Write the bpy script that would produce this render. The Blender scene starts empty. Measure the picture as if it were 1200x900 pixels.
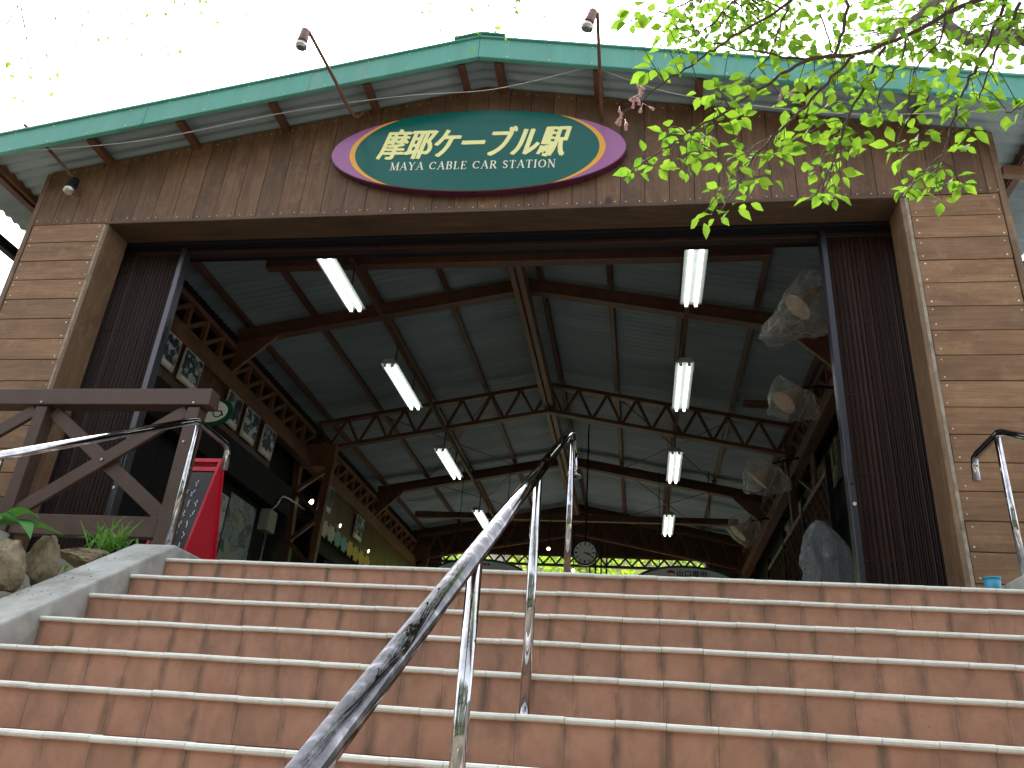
import bpy, bmesh, math, random
from mathutils import Vector, Matrix
random.seed(7)
sc = bpy.context.scene
C = sc.collection
rad = math.radians

# ================================================================ camera (its eye is the world origin)
RIGHT = Vector((0.9875279, 0.1414782, 0.0690832))
UP = Vector((-0.0003841, -0.4366138, 0.8996490))
FWD = Vector((-0.1574434, 0.8884550, 0.4311140))
cd = bpy.data.cameras.new("camera"); cam = bpy.data.objects.new("camera", cd); C.objects.link(cam)
cd.sensor_width = 36; cd.lens = 955 / 1200 * 36; cd.clip_start = 0.05; cd.clip_end = 3000
m = Matrix.Identity(4)
for i, v in enumerate((RIGHT, UP, -FWD)):
    for j in range(3): m[j][i] = v[j]
cam.matrix_world = m
sc.camera = cam

# ================================================================ world, sun, exposure
SUN_EL, SUN_AZ = rad(58), rad(-20)          # high, behind the roof and to the left, through bright cloud
w = bpy.data.worlds.new("World"); sc.world = w; w.use_nodes = True
nt = w.node_tree; bg = nt.nodes["Background"]
sky = nt.nodes.new("ShaderNodeTexSky"); sky.sky_type = 'NISHITA'; sky.sun_disc = False
sky.sun_elevation = SUN_EL; sky.sun_rotation = SUN_AZ; sky.air_density = 1.0; sky.dust_density = 4.0
hs = nt.nodes.new("ShaderNodeHueSaturation"); hs.inputs['Saturation'].default_value = 0.25
nt.links.new(sky.outputs[0], hs.inputs['Color'])
nt.links.new(hs.outputs[0], bg.inputs[0]); bg.inputs[1].default_value = 0.15
sd = bpy.data.lights.new("sun", 'SUN'); sd.energy = 1.3; sd.angle = rad(12); sd.color = (1, .95, .87)
sun = bpy.data.objects.new("sun", sd); C.objects.link(sun)
sdir = Vector((math.sin(SUN_AZ) * math.cos(SUN_EL), math.cos(SUN_AZ) * math.cos(SUN_EL), math.sin(SUN_EL)))
sun.rotation_euler = sdir.to_track_quat('Z', 'Y').to_euler()
sc.view_settings.view_transform = 'Standard'; sc.view_settings.look = 'None'
sc.view_settings.exposure = 1.95; sc.view_settings.gamma = 1
sc.cycles.max_bounces = 8; sc.cycles.transparent_max_bounces = 12

# ================================================================ materials
def new_mat(name):
    mt = bpy.data.materials.new(name); mt.use_nodes = True
    n = mt.node_tree; b = n.nodes["Principled BSDF"]
    return mt, n, b
def N(n, t, **kw):
    x = n.nodes.new(t)
    for k, v in kw.items(): setattr(x, k, v)
    return x
def ramp(n, src, stops):
    r = N(n, "ShaderNodeValToRGB"); e = r.color_ramp.elements
    while len(e) < len(stops): e.new(0.5)
    for q, (p, c) in zip(e, stops):
        q.position = p; q.color = (*c, 1) if len(c) == 3 else c
    n.links.new(src, r.inputs[0]); return r.outputs[0]
def mixc(n, fac, a, b, mode='MIX'):
    x = N(n, "ShaderNodeMix", data_type='RGBA', blend_type=mode)
    if isinstance(fac, (int, float)): x.inputs[0].default_value = fac
    else: n.links.new(fac, x.inputs[0])
    for i, v in ((6, a), (7, b)):
        if isinstance(v, tuple): x.inputs[i].default_value = (*v, 1)
        else: n.links.new(v, x.inputs[i])
    return x.outputs[2]
def pos(n, scale=(1, 1, 1), rnd=0.0):
    g = N(n, "ShaderNodeNewGeometry"); mp = N(n, "ShaderNodeMapping"); mp.inputs['Scale'].default_value = scale
    n.links.new(g.outputs['Position'], mp.inputs[0])
    if rnd:
        oi = N(n, "ShaderNodeObjectInfo"); ml = N(n, "ShaderNodeMath", operation='MULTIPLY'); ml.inputs[1].default_value = rnd
        n.links.new(oi.outputs['Random'], ml.inputs[0]); n.links.new(ml.outputs[0], mp.inputs['Location'])
    return mp.outputs[0]
def noise(n, vec, scale, detail=4, rough=.55, dist=0.0):
    x = N(n, "ShaderNodeTexNoise"); x.inputs['Scale'].default_value = scale; x.inputs['Detail'].default_value = detail
    x.inputs['Roughness'].default_value = rough; x.inputs['Distortion'].default_value = dist
    n.links.new(vec, x.inputs['Vector']); return x.outputs[0]
def bump(n, b, h, strength=.3, dist=.004):
    x = N(n, "ShaderNodeBump"); x.inputs['Strength'].default_value = strength; x.inputs['Distance'].default_value = dist
    n.links.new(h, x.inputs['Height']); n.links.new(x.outputs[0], b.inputs['Normal'])

def painted(name, col, rough=.5, metal=0.0, var=.25, scale=6, dirt=None, bmp=.15, stretch=(1, 1, 1), spec=.5):
    mt, n, b = new_mat(name)
    f = noise(n, pos(n, stretch, 3.0), scale, 6, .65)
    lo = tuple(c * (1 - var) for c in col); hi = tuple(min(1, c * (1 + var)) for c in col)
    c = ramp(n, f, [(.3, lo), (.7, hi)])
    if dirt:
        f2 = noise(n, pos(n, stretch), scale * .35, 8, .7, .4)
        c = mixc(n, ramp(n, f2, [(.5, (0, 0, 0)), (.72, (1, 1, 1))]), c, dirt)
    n.links.new(c, b.inputs['Base Color'])
    r = ramp(n, f, [(.3, (rough * .8,) * 3), (.7, (min(1, rough * 1.2),) * 3)]); n.links.new(r, b.inputs['Roughness'])
    b.inputs['Metallic'].default_value = metal; b.inputs['Specular IOR Level'].default_value = spec
    if bmp: bump(n, b, f, bmp)
    return mt

def wood(name, axis, dark, mid, light, rough=.6, knots=True, wear=None):
    """axis: index of the grain direction"""
    mt, n, b = new_mat(name)
    st = [14.0, 14.0, 14.0]; st[axis] = .9
    v = pos(n, tuple(st), 40.0)
    grain = noise(n, v, 2.2, 8, .7, .9)
    fine = noise(n, pos(n, tuple(6 * s if i != axis else 3 * s for i, s in enumerate(st)), 90.0), 1.6, 4, .6)
    st2 = [3.0, 3.0, 3.0]; st2[axis] = 1.1
    blot = noise(n, pos(n, tuple(st2), 17.0), 1.6, 5, .6, .5)
    c = ramp(n, grain, [(.28, dark), (.5, mid), (.72, light)])
    c = mixc(n, .28, c, ramp(n, fine, [(.35, tuple(x * .55 for x in dark)), (.65, light)]))
    c = mixc(n, ramp(n, blot, [(.47, (0, 0, 0)), (.72, (.62, .62, .62))]), c, tuple(x * .6 for x in dark))
    if wear:
        bl = noise(n, pos(n, (4, 4, 4), 5.0), 2.0, 6, .7)
        c = mixc(n, ramp(n, bl, [(.52, (0, 0, 0)), (.75, (.5, .5, .5))]), c, wear)
    oi = N(n, "ShaderNodeObjectInfo")
    hv = N(n, "ShaderNodeHueSaturation")
    mr = N(n, "ShaderNodeMapRange"); mr.inputs[3].default_value = .82; mr.inputs[4].default_value = 1.18
    n.links.new(oi.outputs['Random'], mr.inputs[0]); n.links.new(mr.outputs[0], hv.inputs['Value'])
    if knots:
        vo = N(n, "ShaderNodeTexVoronoi"); sk = [2.6, 2.6, 2.6]; sk[axis] = 1.3
        n.links.new(pos(n, tuple(sk), 23.0), vo.inputs['Vector']); vo.inputs['Scale'].default_value = 1.0
        c = mixc(n, ramp(n, vo.outputs['Distance'], [(.045, (.85, .85, .85)), (.1, (0, 0, 0))]), c, tuple(x * .35 for x in dark))
    n.links.new(c, hv.inputs['Color']); n.links.new(hv.outputs[0], b.inputs['Base Color'])
    b.inputs['Roughness'].default_value = rough
    bump(n, b, fine, .35, .003)
    return mt

M = {}
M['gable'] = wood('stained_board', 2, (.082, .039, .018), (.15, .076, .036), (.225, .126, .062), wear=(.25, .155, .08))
M['pillar'] = wood('pale_pillar_board', 0, (.175, .086, .038), (.262, .138, .064), (.345, .198, .098), wear=(.42, .27, .145))  # pillar boards in paler tones than the gable
M['jamb'] = wood('jamb_board', 2, (.13, .070, .035), (.22, .13, .068), (.32, .20, .115), wear=(.38, .28, .19))
M['lintel'] = wood('lintel_board', 0, (.05, .026, .015), (.09, .05, .028), (.15, .09, .05))
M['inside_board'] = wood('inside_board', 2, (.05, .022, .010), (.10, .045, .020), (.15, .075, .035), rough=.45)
M['trim'] = painted('pale_worn_trim', (.34, .29, .23), .7, var=.35, scale=18, dirt=(.14, .09, .05))
M['brown_steel'] = painted('brown_painted_steel', (.125, .052, .030), .5, var=.25, scale=9, dirt=(.07, .032, .02))
M['orange_steel'] = painted('orange_brown_steel', (.17, .075, .036), .5, var=.3, scale=7, dirt=(.07, .032, .018))
M['fence'] = painted('brown_fence_paint', (.085, .047, .034), .42, var=.12, scale=5, dirt=(.06, .035, .026))
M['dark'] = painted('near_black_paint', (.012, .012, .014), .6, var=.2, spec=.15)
M['gate'] = painted('dark_brown_gate_slat', (.036, .019, .015), .5, var=.35, scale=12, stretch=(1, 1, .15), dirt=(.035, .022, .02), spec=.22)
M['gate_edge'] = painted('brushed_dark_stile', (.10, .095, .11), .3, metal=.75, var=.2, scale=15, stretch=(1, 1, .1))
M['green'] = painted('green_roof_metal', (.105, .37, .30), .5, var=.14, scale=3, dirt=(.17, .38, .32), bmp=.12, stretch=(3, 1, .35))
M['concrete'] = painted('old_concrete', (.42, .43, .41), .85, var=.22, scale=9, dirt=(.25, .25, .22), bmp=.5)
M['floor'] = painted('station_floor', (.22, .20, .18), .7, var=.15)
M['ground'] = painted('earth_ground', (.14, .12, .09), .95, var=.3, scale=2, dirt=(.08, .09, .04))
M['dark_stile'] = painted('dark_gate_stile', (.03, .03, .042), .35, metal=.4, var=.2, scale=15, stretch=(1, 1, .1))
M['lamp_tray'] = painted('lamp_tray', (.34, .36, .35), .5, var=.08)
M['white_metal'] = painted('white_enamel', (.75, .77, .74), .35, var=.05)
M['screw'] = painted('bare_screw_head', (.75, .68, .56), .4, metal=.3, var=.2)
M['wire'] = painted('pale_wire', (.6, .6, .58), .5)
M['lamp_brown'] = painted('rusty_brown_lamp', (.16, .07, .045), .5, var=.3, scale=25)
M['silver'] = painted('dull_silver', (.55, .55, .55), .3, metal=.9, var=.15, scale=20)
M['red'] = painted('red_plastic', (.58, .012, .035), .4, var=.08)
M['black_board'] = painted('blackboard', (.03, .033, .036), .4, var=.2)
M['black'] = painted('black_plastic', (.01, .01, .011), .35)
M['white_print'] = painted('white_print', (.8, .8, .78), .6, var=.03, bmp=0)
M['black_print'] = painted('black_print', (.02, .02, .02), .6, var=.03, bmp=0)
M['box'] = painted('beige_metal_box', (.33, .31, .25), .5, var=.1)
M['bark'] = painted('cherry_bark', (.20, .17, .15), .9, var=.45, scale=30, dirt=(.40, .38, .34), bmp=.8)
M['twig'] = painted('cherry_twig', (.085, .055, .042), .8, var=.4, scale=40)
M['petal'] = painted('pink_calyx', (.66, .42, .42), .6, var=.2)
M['litter'] = painted('dry_petals', (.22, .12, .08), .8, var=.4, scale=60)
M['pot'] = painted('white_glazed_pot', (.7, .75, .78), .2, var=.05)
M['rubber'] = painted('grey_rubber', (.08, .08, .08), .7)
M['purple'] = painted('purple_sign', (.36, .13, .33), .22, var=.04, bmp=0)
M['maroon'] = painted('maroon_sign_edge', (.09, .015, .04), .3, var=.1, bmp=0)
M['orange'] = painted('orange_sign', (.85, .40, .03), .25, var=.03, bmp=0)
M['sign_green'] = painted('green_sign', (.002, .115, .098), .2, spec=.3, var=.06, scale=2, bmp=0)
M['rim_green'] = painted('dark_green_rim', (.01, .07, .05), .4, bmp=0)
M['cream'] = painted('cream_letter', (.95, .93, .40), .3, var=.03, bmp=0)
M['ivory'] = painted('ivory_letter', (.85, .87, .68), .3, var=.03, bmp=0)
M['blue'] = painted('blue_plastic', (.05, .33, .5), .4)
M['yellow'] = painted('yellow_card', (.72, .55, .12), .6, var=.15, scale=20)
M['teal_card'] = painted('teal_card', (.22, .42, .45), .6, var=.15, scale=20)
M['pale_card'] = painted('pale_card', (.6, .55, .45), .6, var=.15, scale=20)
M['pink_lamp'] = painted('pinkish_brown_horn', (.55, .36, .28), .5, var=.2, scale=10)

def corrugated(name, col, rough):
    mt, n, b = new_mat(name)
    f = noise(n, pos(n, (.25, 1.2, .25)), 3, 6, .6); f2 = noise(n, pos(n), 1.0, 3)
    c = ramp(n, f, [(.3, tuple(x * .75 for x in col)), (.7, tuple(x * 1.15 for x in col))])
    c = mixc(n, ramp(n, f2, [(.4, (0, 0, 0)), (.7, (.4, .4, .4))]), c, tuple(x * .7 for x in col))
    n.links.new(c, b.inputs['Base Color']); b.inputs['Roughness'].default_value = rough
    return mt
M['sheet_under'] = corrugated('roof_sheet_underside', (.27, .345, .365), .55)
M['sheet_top'] = corrugated('roof_sheet_green_top', (.06, .24, .19), .5)

def chrome(name='polished_stainless_tube', dark_reflection=False):
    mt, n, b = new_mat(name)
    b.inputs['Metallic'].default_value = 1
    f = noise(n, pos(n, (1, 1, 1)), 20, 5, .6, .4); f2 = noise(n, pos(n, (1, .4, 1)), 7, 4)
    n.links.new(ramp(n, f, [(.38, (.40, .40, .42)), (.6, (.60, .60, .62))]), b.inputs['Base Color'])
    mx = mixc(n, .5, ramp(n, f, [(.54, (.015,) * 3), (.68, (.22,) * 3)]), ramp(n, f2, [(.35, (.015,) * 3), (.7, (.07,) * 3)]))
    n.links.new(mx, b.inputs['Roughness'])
    if dark_reflection:
        n.links.new(ramp(n, f, [(.40, (.13, .13, .14)), (.55, (.19, .19, .20)), (.66, (.36, .36, .38)), (.76, (.24, .24, .25))]), b.inputs['Base Color'])  # mirrored dark surroundings painted into the base colour, mottled like smudges
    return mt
M['chrome'] = chrome(); M['dark_reflection_chrome'] = chrome('dark_reflection_steel', True)

def tile():
    """terracotta riser tile: dark run-off stains gather at the tile joints (real dirt, shape kept by noise)"""
    mt, n, b = new_mat('terracotta_riser_tile')
    tc = N(n, "ShaderNodeTexCoord"); sx = N(n, "ShaderNodeSeparateXYZ"); n.links.new(tc.outputs['Object'], sx.inputs[0])
    ab = N(n, "ShaderNodeMath", operation='ABSOLUTE'); n.links.new(sx.outputs[0], ab.inputs[0])
    # 0 in the middle .. 1 at the joints
    e = N(n, "ShaderNodeMapRange"); e.inputs[1].default_value = .045; e.inputs[2].default_value = .070; e.interpolation_type = 'SMOOTHSTEP'; n.links.new(ab.outputs[0], e.inputs[0])
    wob = noise(n, pos(n, (1, 1, .35)), 17, 5, .65)
    big = noise(n, pos(n, (1, 1, .6)), 5.5, 6, .65, .4)
    oi = N(n, "ShaderNodeObjectInfo")
    base = ramp(n, noise(n, pos(n), 14, 6, .65), [(.3, (.49, .252, .166)), (.7, (.59, .332, .228))])
    hv = N(n, "ShaderNodeHueSaturation"); mr = N(n, "ShaderNodeMapRange"); mr.inputs[3].default_value = .93; mr.inputs[4].default_value = 1.06
    n.links.new(oi.outputs['Random'], mr.inputs[0]); n.links.new(mr.outputs[0], hv.inputs['Value']); n.links.new(base, hv.inputs['Color'])
    m1 = N(n, "ShaderNodeMath", operation='MULTIPLY'); n.links.new(e.outputs[0], m1.inputs[0])
    n.links.new(ramp(n, wob, [(.40, (0, 0, 0)), (.64, (.8, .8, .8))]), m1.inputs[1])
    c = mixc(n, m1.outputs[0], hv.outputs[0], (.155, .115, .085))
    m2 = N(n, "ShaderNodeMath", operation='MULTIPLY'); m2.inputs[1].default_value = .75
    n.links.new(ramp(n, big, [(.46, (0, 0, 0)), (.72, (1, 1, 1))]), m2.inputs[0])
    c = mixc(n, m2.outputs[0], c, (.27, .165, .115))
    # specks
    sp = noise(n, pos(n), 160, 2)
    c = mixc(n, ramp(n, sp, [(.70, (0, 0, 0)), (.74, (.7, .7, .7))]), c, (.08, .05, .04))
    n.links.new(c, b.inputs['Base Color']); b.inputs['Roughness'].default_value = .55
    bump(n, b, noise(n, pos(n), 60, 4), .25, .002)
    return mt
M['tile'] = tile()
M['nosing'] = painted('white_nosing_tile', (.84, .86, .80), .5, var=.05, scale=30, dirt=(.66, .65, .58))
M['grout'] = painted('dark_grout', (.26, .14, .09), .9, var=.3, scale=30)

def leafmat(name, a, b2, trans=.5):
    mt, n, b = new_mat(name); out = n.nodes['Material Output']
    oi = N(n, "ShaderNodeObjectInfo"); f = noise(n, pos(n), 16, 3)
    c = mixc(n, ramp(n, f, [(.35, (0, 0, 0)), (.65, (1, 1, 1))]), a, b2)
    c = mixc(n, oi.outputs['Random'], c, tuple(x * .8 for x in b2))
    n.links.new(c, b.inputs['Base Color']); b.inputs['Roughness'].default_value = .65; b.inputs['Specular IOR Level'].default_value = .25
    tr = N(n, "ShaderNodeBsdfTranslucent"); n.links.new(mixc(n, 1.0, c, (1.0, 1.0, .5), 'MULTIPLY'), tr.inputs[0])
    mx = N(n, "ShaderNodeMixShader"); mx.inputs[0].default_value = trans
    n.links.new(b.outputs[0], mx.inputs[1]); n.links.new(tr.outputs[0], mx.inputs[2]); n.links.new(mx.outputs[0], out.inputs[0])
    return mt
M['leaf'] = leafmat('young_cherry_leaf', (.10, .26, .04), (.28, .48, .07), .58)
M['far_leaf'] = leafmat('hillside_leaf', (.22, .42, .04), (.45, .62, .10), .6)
M['dark_leaf'] = leafmat('woods_leaf', (.035, .075, .02), (.07, .12, .03), .2)
M['grass_leaf'] = leafmat('bamboo_grass_leaf', (.11, .28, .05), (.2, .42, .09), .35)
M['broad_leaf'] = leafmat('broad_leaf', (.06, .22, .06), (.13, .36, .10), .25)

def stone():
    mt, n, b = new_mat('yellowish_boulder')
    f = noise(n, pos(n), 9, 10, .7); f2 = noise(n, pos(n), 3, 4)
    c = ramp(n, f, [(.3, (.07, .055, .04)), (.5, (.24, .19, .12)), (.72, (.42, .36, .24))])
    c = mixc(n, ramp(n, f2, [(.45, (0, 0, 0)), (.65, (.7, .7, .7))]), c, (.26, .21, .13))
    n.links.new(c, b.inputs['Base Color']); b.inputs['Roughness'].default_value = .9; bump(n, b, f, .9, .012)
    return mt
M['stone'] = stone()

def plastic_bag(name='clear_plastic_bag', tint=(.85, .86, .84), lo=.07, hi=.62):
    mt, n, b = new_mat(name); out = n.nodes['Material Output']
    b.inputs['Base Color'].default_value = (*tint, 1); b.inputs['Roughness'].default_value = .12
    f = noise(n, pos(n, (1, 1, .5)), 6, 3, .5, 1.2); bump(n, b, f, .45, .02)
    cr = N(n, "ShaderNodeMath", operation='SUBTRACT'); cr.inputs[1].default_value = .5; n.links.new(f, cr.inputs[0])
    ab = N(n, "ShaderNodeMath", operation='ABSOLUTE'); n.links.new(cr.outputs[0], ab.inputs[0])
    crease = ramp(n, ab.outputs[0], [(.0, (.22, .22, .22)), (.012, (.05, .05, .05)), (.05, (0, 0, 0))])
    lw = N(n, "ShaderNodeLayerWeight"); lw.inputs[0].default_value = .25
    ed = N(n, "ShaderNodeMapRange"); ed.inputs[3].default_value = lo; ed.inputs[4].default_value = hi; n.links.new(lw.outputs['Facing'], ed.inputs[0])
    ad = N(n, "ShaderNodeMath", operation='ADD', use_clamp=True); n.links.new(crease, ad.inputs[0]); n.links.new(ed.outputs[0], ad.inputs[1])
    tp = N(n, "ShaderNodeBsdfTransparent"); mx = N(n, "ShaderNodeMixShader"); n.links.new(ad.outputs[0], mx.inputs[0])
    n.links.new(tp.outputs[0], mx.inputs[1]); n.links.new(b.outputs[0], mx.inputs[2]); n.links.new(mx.outputs[0], out.inputs[0])
    return mt
M['bag'] = plastic_bag()
M['sheeting'] = plastic_bag('grey_plastic_sheeting', (.42, .46, .48), .30, .9)
def glow(name, col, s):
    mt, n, b = new_mat(name); b.inputs['Emission Color'].default_value = (*col, 1); b.inputs['Emission Strength'].default_value = s
    b.inputs['Base Color'].default_value = (.8, .8, .8, 1); return mt
M['tube'] = glow('lit_fluorescent_tube', (.93, 1, .93), 1.5)
M['spot'] = glow('lit_warm_bulb', (1, .85, .6), 1.6)

def photo(name, stops, scale, stretch=(1, 1, 1), rough=.35):
    mt, n, b = new_mat(name)
    vo = N(n, "ShaderNodeTexVoronoi"); vo.inputs['Scale'].default_value = scale; n.links.new(pos(n, stretch, 9.0), vo.inputs['Vector'])
    sp = N(n, "ShaderNodeSeparateColor"); n.links.new(vo.outputs['Color'], sp.inputs[0])
    f = noise(n, pos(n, stretch, 9.0), scale * 2.5, 8, .75, 1.0)
    ad = N(n, "ShaderNodeMix"); ad.inputs[0].default_value = .6; n.links.new(sp.outputs[0], ad.inputs[2]); n.links.new(f, ad.inputs[3])
    n.links.new(ramp(n, ad.outputs[0], stops), b.inputs['Base Color']); b.inputs['Roughness'].default_value = rough
    return mt
M['night_photo'] = photo('dark_blue_photo_print', [(.42, (.01, .02, .03)), (.52, (.05, .09, .11)), (.56, (.02, .03, .04)), (.64, (.5, .6, .65))], 16)
M['town_photo'] = photo('town_photo_print', [(.35, (.06, .09, .15)), (.46, (.3, .35, .36)), (.52, (.08, .12, .06)), (.62, (.42, .40, .34)), (.75, (.1, .25, .4))], 6)
M['map_print'] = photo('pale_map_print', [(.4, (.62, .63, .58)), (.58, (.66, .68, .62)), (.68, (.12, .16, .13))], 8)
M['leaf_mural'] = photo('leaf_patterned_panel', [(.42, (.02, .02, .015)), (.5, (.06, .05, .03)), (.56, (.32, .30, .18)), (.66, (.4, .37, .22)), (.72, (.05, .04, .03))], 5, (1, 1, 1))
M['lattice_wood'] = painted('dark_red_lattice', (.10, .045, .03), .5, var=.4, scale=14)

# ================================================================ helpers
ORG = {}                                        # world origin of every object that parents others
def wloc(p): return ORG[p.name] if p is not None else Vector((0, 0, 0))
def tagit(o, label=None, cat=None, group=None, kind=None):
    if label: o['label'] = label
    if cat: o['category'] = cat
    if group: o['group'] = group
    if kind: o['kind'] = kind
    return o
def empty(name, loc, label=None, cat=None, group=None, kind=None):
    o = bpy.data.objects.new(name, None); C.objects.link(o); o.location = loc; o.empty_display_size = .2
    ORG[o.name] = Vector(loc); return tagit(o, label, cat, group, kind)
def link(name, me, parent, at=(0, 0, 0), local=False):
    """at is a world place unless local"""
    o = bpy.data.objects.new(name, me); C.objects.link(o)
    a = Vector(at)
    if parent is not None:
        o.parent = parent; o.location = a if local else a - wloc(parent)
        ORG[o.name] = a + (wloc(parent) if local else Vector((0, 0, 0)))
    else: o.location = a; ORG[o.name] = a
    return o
class MB:
    def __init__(s): s.v = []; s.f = []; s.sm = []
    def add(s, vs, fs, smooth=False):
        k = len(s.v); s.v += [Vector(v) for v in vs]; s.f += [tuple(i + k for i in f) for f in fs]; s.sm += [smooth] * len(fs); return s
    def box(s, x0, x1, y0, y1, z0, z1, bev=0.0):
        return s.obox(((x0 + x1) / 2, (y0 + y1) / 2, (z0 + z1) / 2), (1, 0, 0), (0, 1, 0), (0, 0, 1), abs(x1 - x0) / 2, abs(y1 - y0) / 2, abs(z1 - z0) / 2, bev)
    def obox(s, c, ax, ay, az, hx, hy, hz, bev=0.0):
        c = Vector(c); ax = Vector(ax) ; ay = Vector(ay); az = Vector(az)
        if not bev:
            vs = [c + ax * (hx * i) + ay * (hy * j) + az * (hz * k) for i in (-1, 1) for j in (-1, 1) for k in (-1, 1)]
            return s.add(vs, [(0, 1, 3, 2), (4, 6, 7, 5), (0, 4, 5, 1), (2, 3, 7, 6), (0, 2, 6, 4), (1, 5, 7, 3)])
        b = min(bev, hx * .9, hy * .9, hz * .9)
        vs = []; idx = {}
        for i in (-1, 1):
            for j in (-1, 1):
                for k in (-1, 1):
                    for q in range(3):
                        h = [hx - b, hy - b, hz - b]; h[q] += b
                        idx[(i, j, k, q)] = len(vs)
                        vs.append(c + ax * (h[0] * i) + ay * (h[1] * j) + az * (h[2] * k))
        fs = []
        S = (-1, 1)
        for a in S:
            fs.append([idx[(a, j, k, 0)] for j, k in ((-1, -1), (1, -1), (1, 1), (-1, 1))])
            fs.append([idx[(i, a, k, 1)] for i, k in ((-1, -1), (1, -1), (1, 1), (-1, 1))])
            fs.append([idx[(i, j, a, 2)] for i, j in ((-1, -1), (1, -1), (1, 1), (-1, 1))])
            for c2 in S:
                fs.append([idx[(a, c2, -1, 0)], idx[(a, c2, 1, 0)], idx[(a, c2, 1, 1)], idx[(a, c2, -1, 1)]])
                fs.append([idx[(a, -1, c2, 0)], idx[(a, 1, c2, 0)], idx[(a, 1, c2, 2)], idx[(a, -1, c2, 2)]])
                fs.append([idx[(-1, a, c2, 1)], idx[(1, a, c2, 1)], idx[(1, a, c2, 2)], idx[(-1, a, c2, 2)]])
        for i in S:
            for j in S:
                for k in S: fs.append([idx[(i, j, k, q)] for q in range(3)])
        return s.add(vs, fs)
    def bar(s, p, q, w, h, up=(0, 0, 1), bev=0.0):
        """straight bar from p to q; w across, h along up"""
        p = Vector(p); q = Vector(q); d = (q - p); L = d.length; d.normalize()
        u = Vector(up); sx = d.cross(u)
        if sx.length < 1e-4: sx = d.cross(Vector((0, 1, 0)))
        sx.normalize(); u = sx.cross(d)
        return s.obox((p + q) / 2, d, sx, u, L / 2, w / 2, h / 2, bev)
    def tube(s, pts, r, n=10, cap=True):
        pts = [Vector(p) for p in pts]; k = len(s.v); u = None
        for i, p in enumerate(pts):
            t = (pts[min(i + 1, len(pts) - 1)] - pts[max(i - 1, 0)]).normalized()
            if u is None:
                u = t.cross(Vector((0, 0, 1)))
                if u.length < .1: u = t.cross(Vector((0, 1, 0)))
            u = (u - t * u.dot(t)).normalized(); v = t.cross(u)
            rr = r[i] if isinstance(r, (list, tuple)) else r
            for a in range(n):
                A = 2 * math.pi * a / n; s.v.append(p + (u * math.cos(A) + v * math.sin(A)) * rr)
        for i in range(len(pts) - 1):
            for a in range(n):
                s.f.append((k + i * n + a, k + i * n + (a + 1) % n, k + (i + 1) * n + (a + 1) % n, k + (i + 1) * n + a)); s.sm.append(True)
        if cap:
            s.f.append(tuple(k + a for a in range(n))[::-1]); s.sm.append(False)
            s.f.append(tuple(k + (len(pts) - 1) * n + a for a in range(n))); s.sm.append(False)
        return s
    def prism(s, poly, d0, d1, plane='xz'):
        """outline extruded from depth d0 to d1"""
        n = len(poly)
        def P(a, b, d): return (a, d, b) if plane == 'xz' else ((d, a, b) if plane == 'yz' else (a, b, d))
        vs = [P(a, b, d0) for a, b in poly] + [P(a, b, d1) for a, b in poly]
        fs = [tuple(range(n))[::-1], tuple(range(n, 2 * n))] + [(i, (i + 1) % n, n + (i + 1) % n, n + i) for i in range(n)]
        return s.add(vs, fs)
    def mesh(s, name, mat, origin=(0, 0, 0)):
        me = bpy.data.meshes.new(name); o = Vector(origin)
        me.from_pydata([v - o for v in s.v], [], s.f)
        me.polygons.foreach_set('use_smooth', s.sm); me.materials.append(mat)
        bm = bmesh.new(); bm.from_mesh(me); bmesh.ops.recalc_face_normals(bm, faces=bm.faces); bm.to_mesh(me); bm.free()
        return me
    def build(s, name, mat, parent=None, at=None):
        """vertices are world coordinates; the object's origin goes to `at` (default the parent's)"""
        o = Vector(at) if at is not None else wloc(parent)
        return link(name, s.mesh(name, mat, o), parent, o)
def child_of(o): return list(o.children)
def copy_tree(o, parent=None):
    c = o.copy(); C.objects.link(c)
    if parent is not None: c.parent = parent
    for ch in list(o.children): copy_tree(ch, c)
    return c
def smooth_curve(pts, sub=4):
    pts = [Vector(p) for p in pts]; out = []
    for i in range(len(pts) - 1):
        p0 = pts[max(i - 1, 0)]; p1 = pts[i]; p2 = pts[i + 1]; p3 = pts[min(i + 2, len(pts) - 1)]
        for k in range(sub):
            t = k / sub
            out.append(.5 * ((2 * p1) + (p2 - p0) * t + (2 * p0 - 5 * p1 + 4 * p2 - p3) * t * t + (3 * p1 - p0 - 3 * p2 + p3) * t ** 3))
    return out + [pts[-1]]
def ellipse(cx, cz, a, b, n=72): return [(cx + a * math.cos(2 * math.pi * i / n), cz + b * math.sin(2 * math.pi * i / n)) for i in range(n)]
def text_mesh(txt, size, offset=.0, shear=0.0, sx=1.0):
    cu = bpy.data.curves.new('lettering', 'FONT'); cu.body = txt; cu.size = size; cu.offset = offset; cu.shear = shear
    cu.align_x = 'CENTER'; cu.align_y = 'CENTER'; cu.resolution_u = 3
    o = bpy.data.objects.new('lettering', cu); C.objects.link(o)
    bpy.context.view_layer.update()
    me = bpy.data.meshes.new_from_object(o.evaluated_get(bpy.context.evaluated_depsgraph_get()))
    bpy.data.objects.remove(o); bpy.data.curves.remove(cu)
    for v in me.vertices: v.co.x *= sx
    return me

# ================================================================ setting
EYE = 1.318
GROUND = -EYE
FL = 0.92                     # station floor above the eye
RISE, RUN, NOSE_Y = 0.15, 0.27, 4.047
SX0, SX1 = -2.52, 1.75        # stair flight left and right
FY = 5.2                      # facade plane
XC = -1.35                    # ridge line
WL, WR = -5.34, 2.60          # outer edges of the front wall
OL, OR_, OT = -4.57, 1.90, 4.05   # opening
SL = 0.19                     # roof slope
def rz(x, zc): return zc - SL * abs(x - XC)

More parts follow.
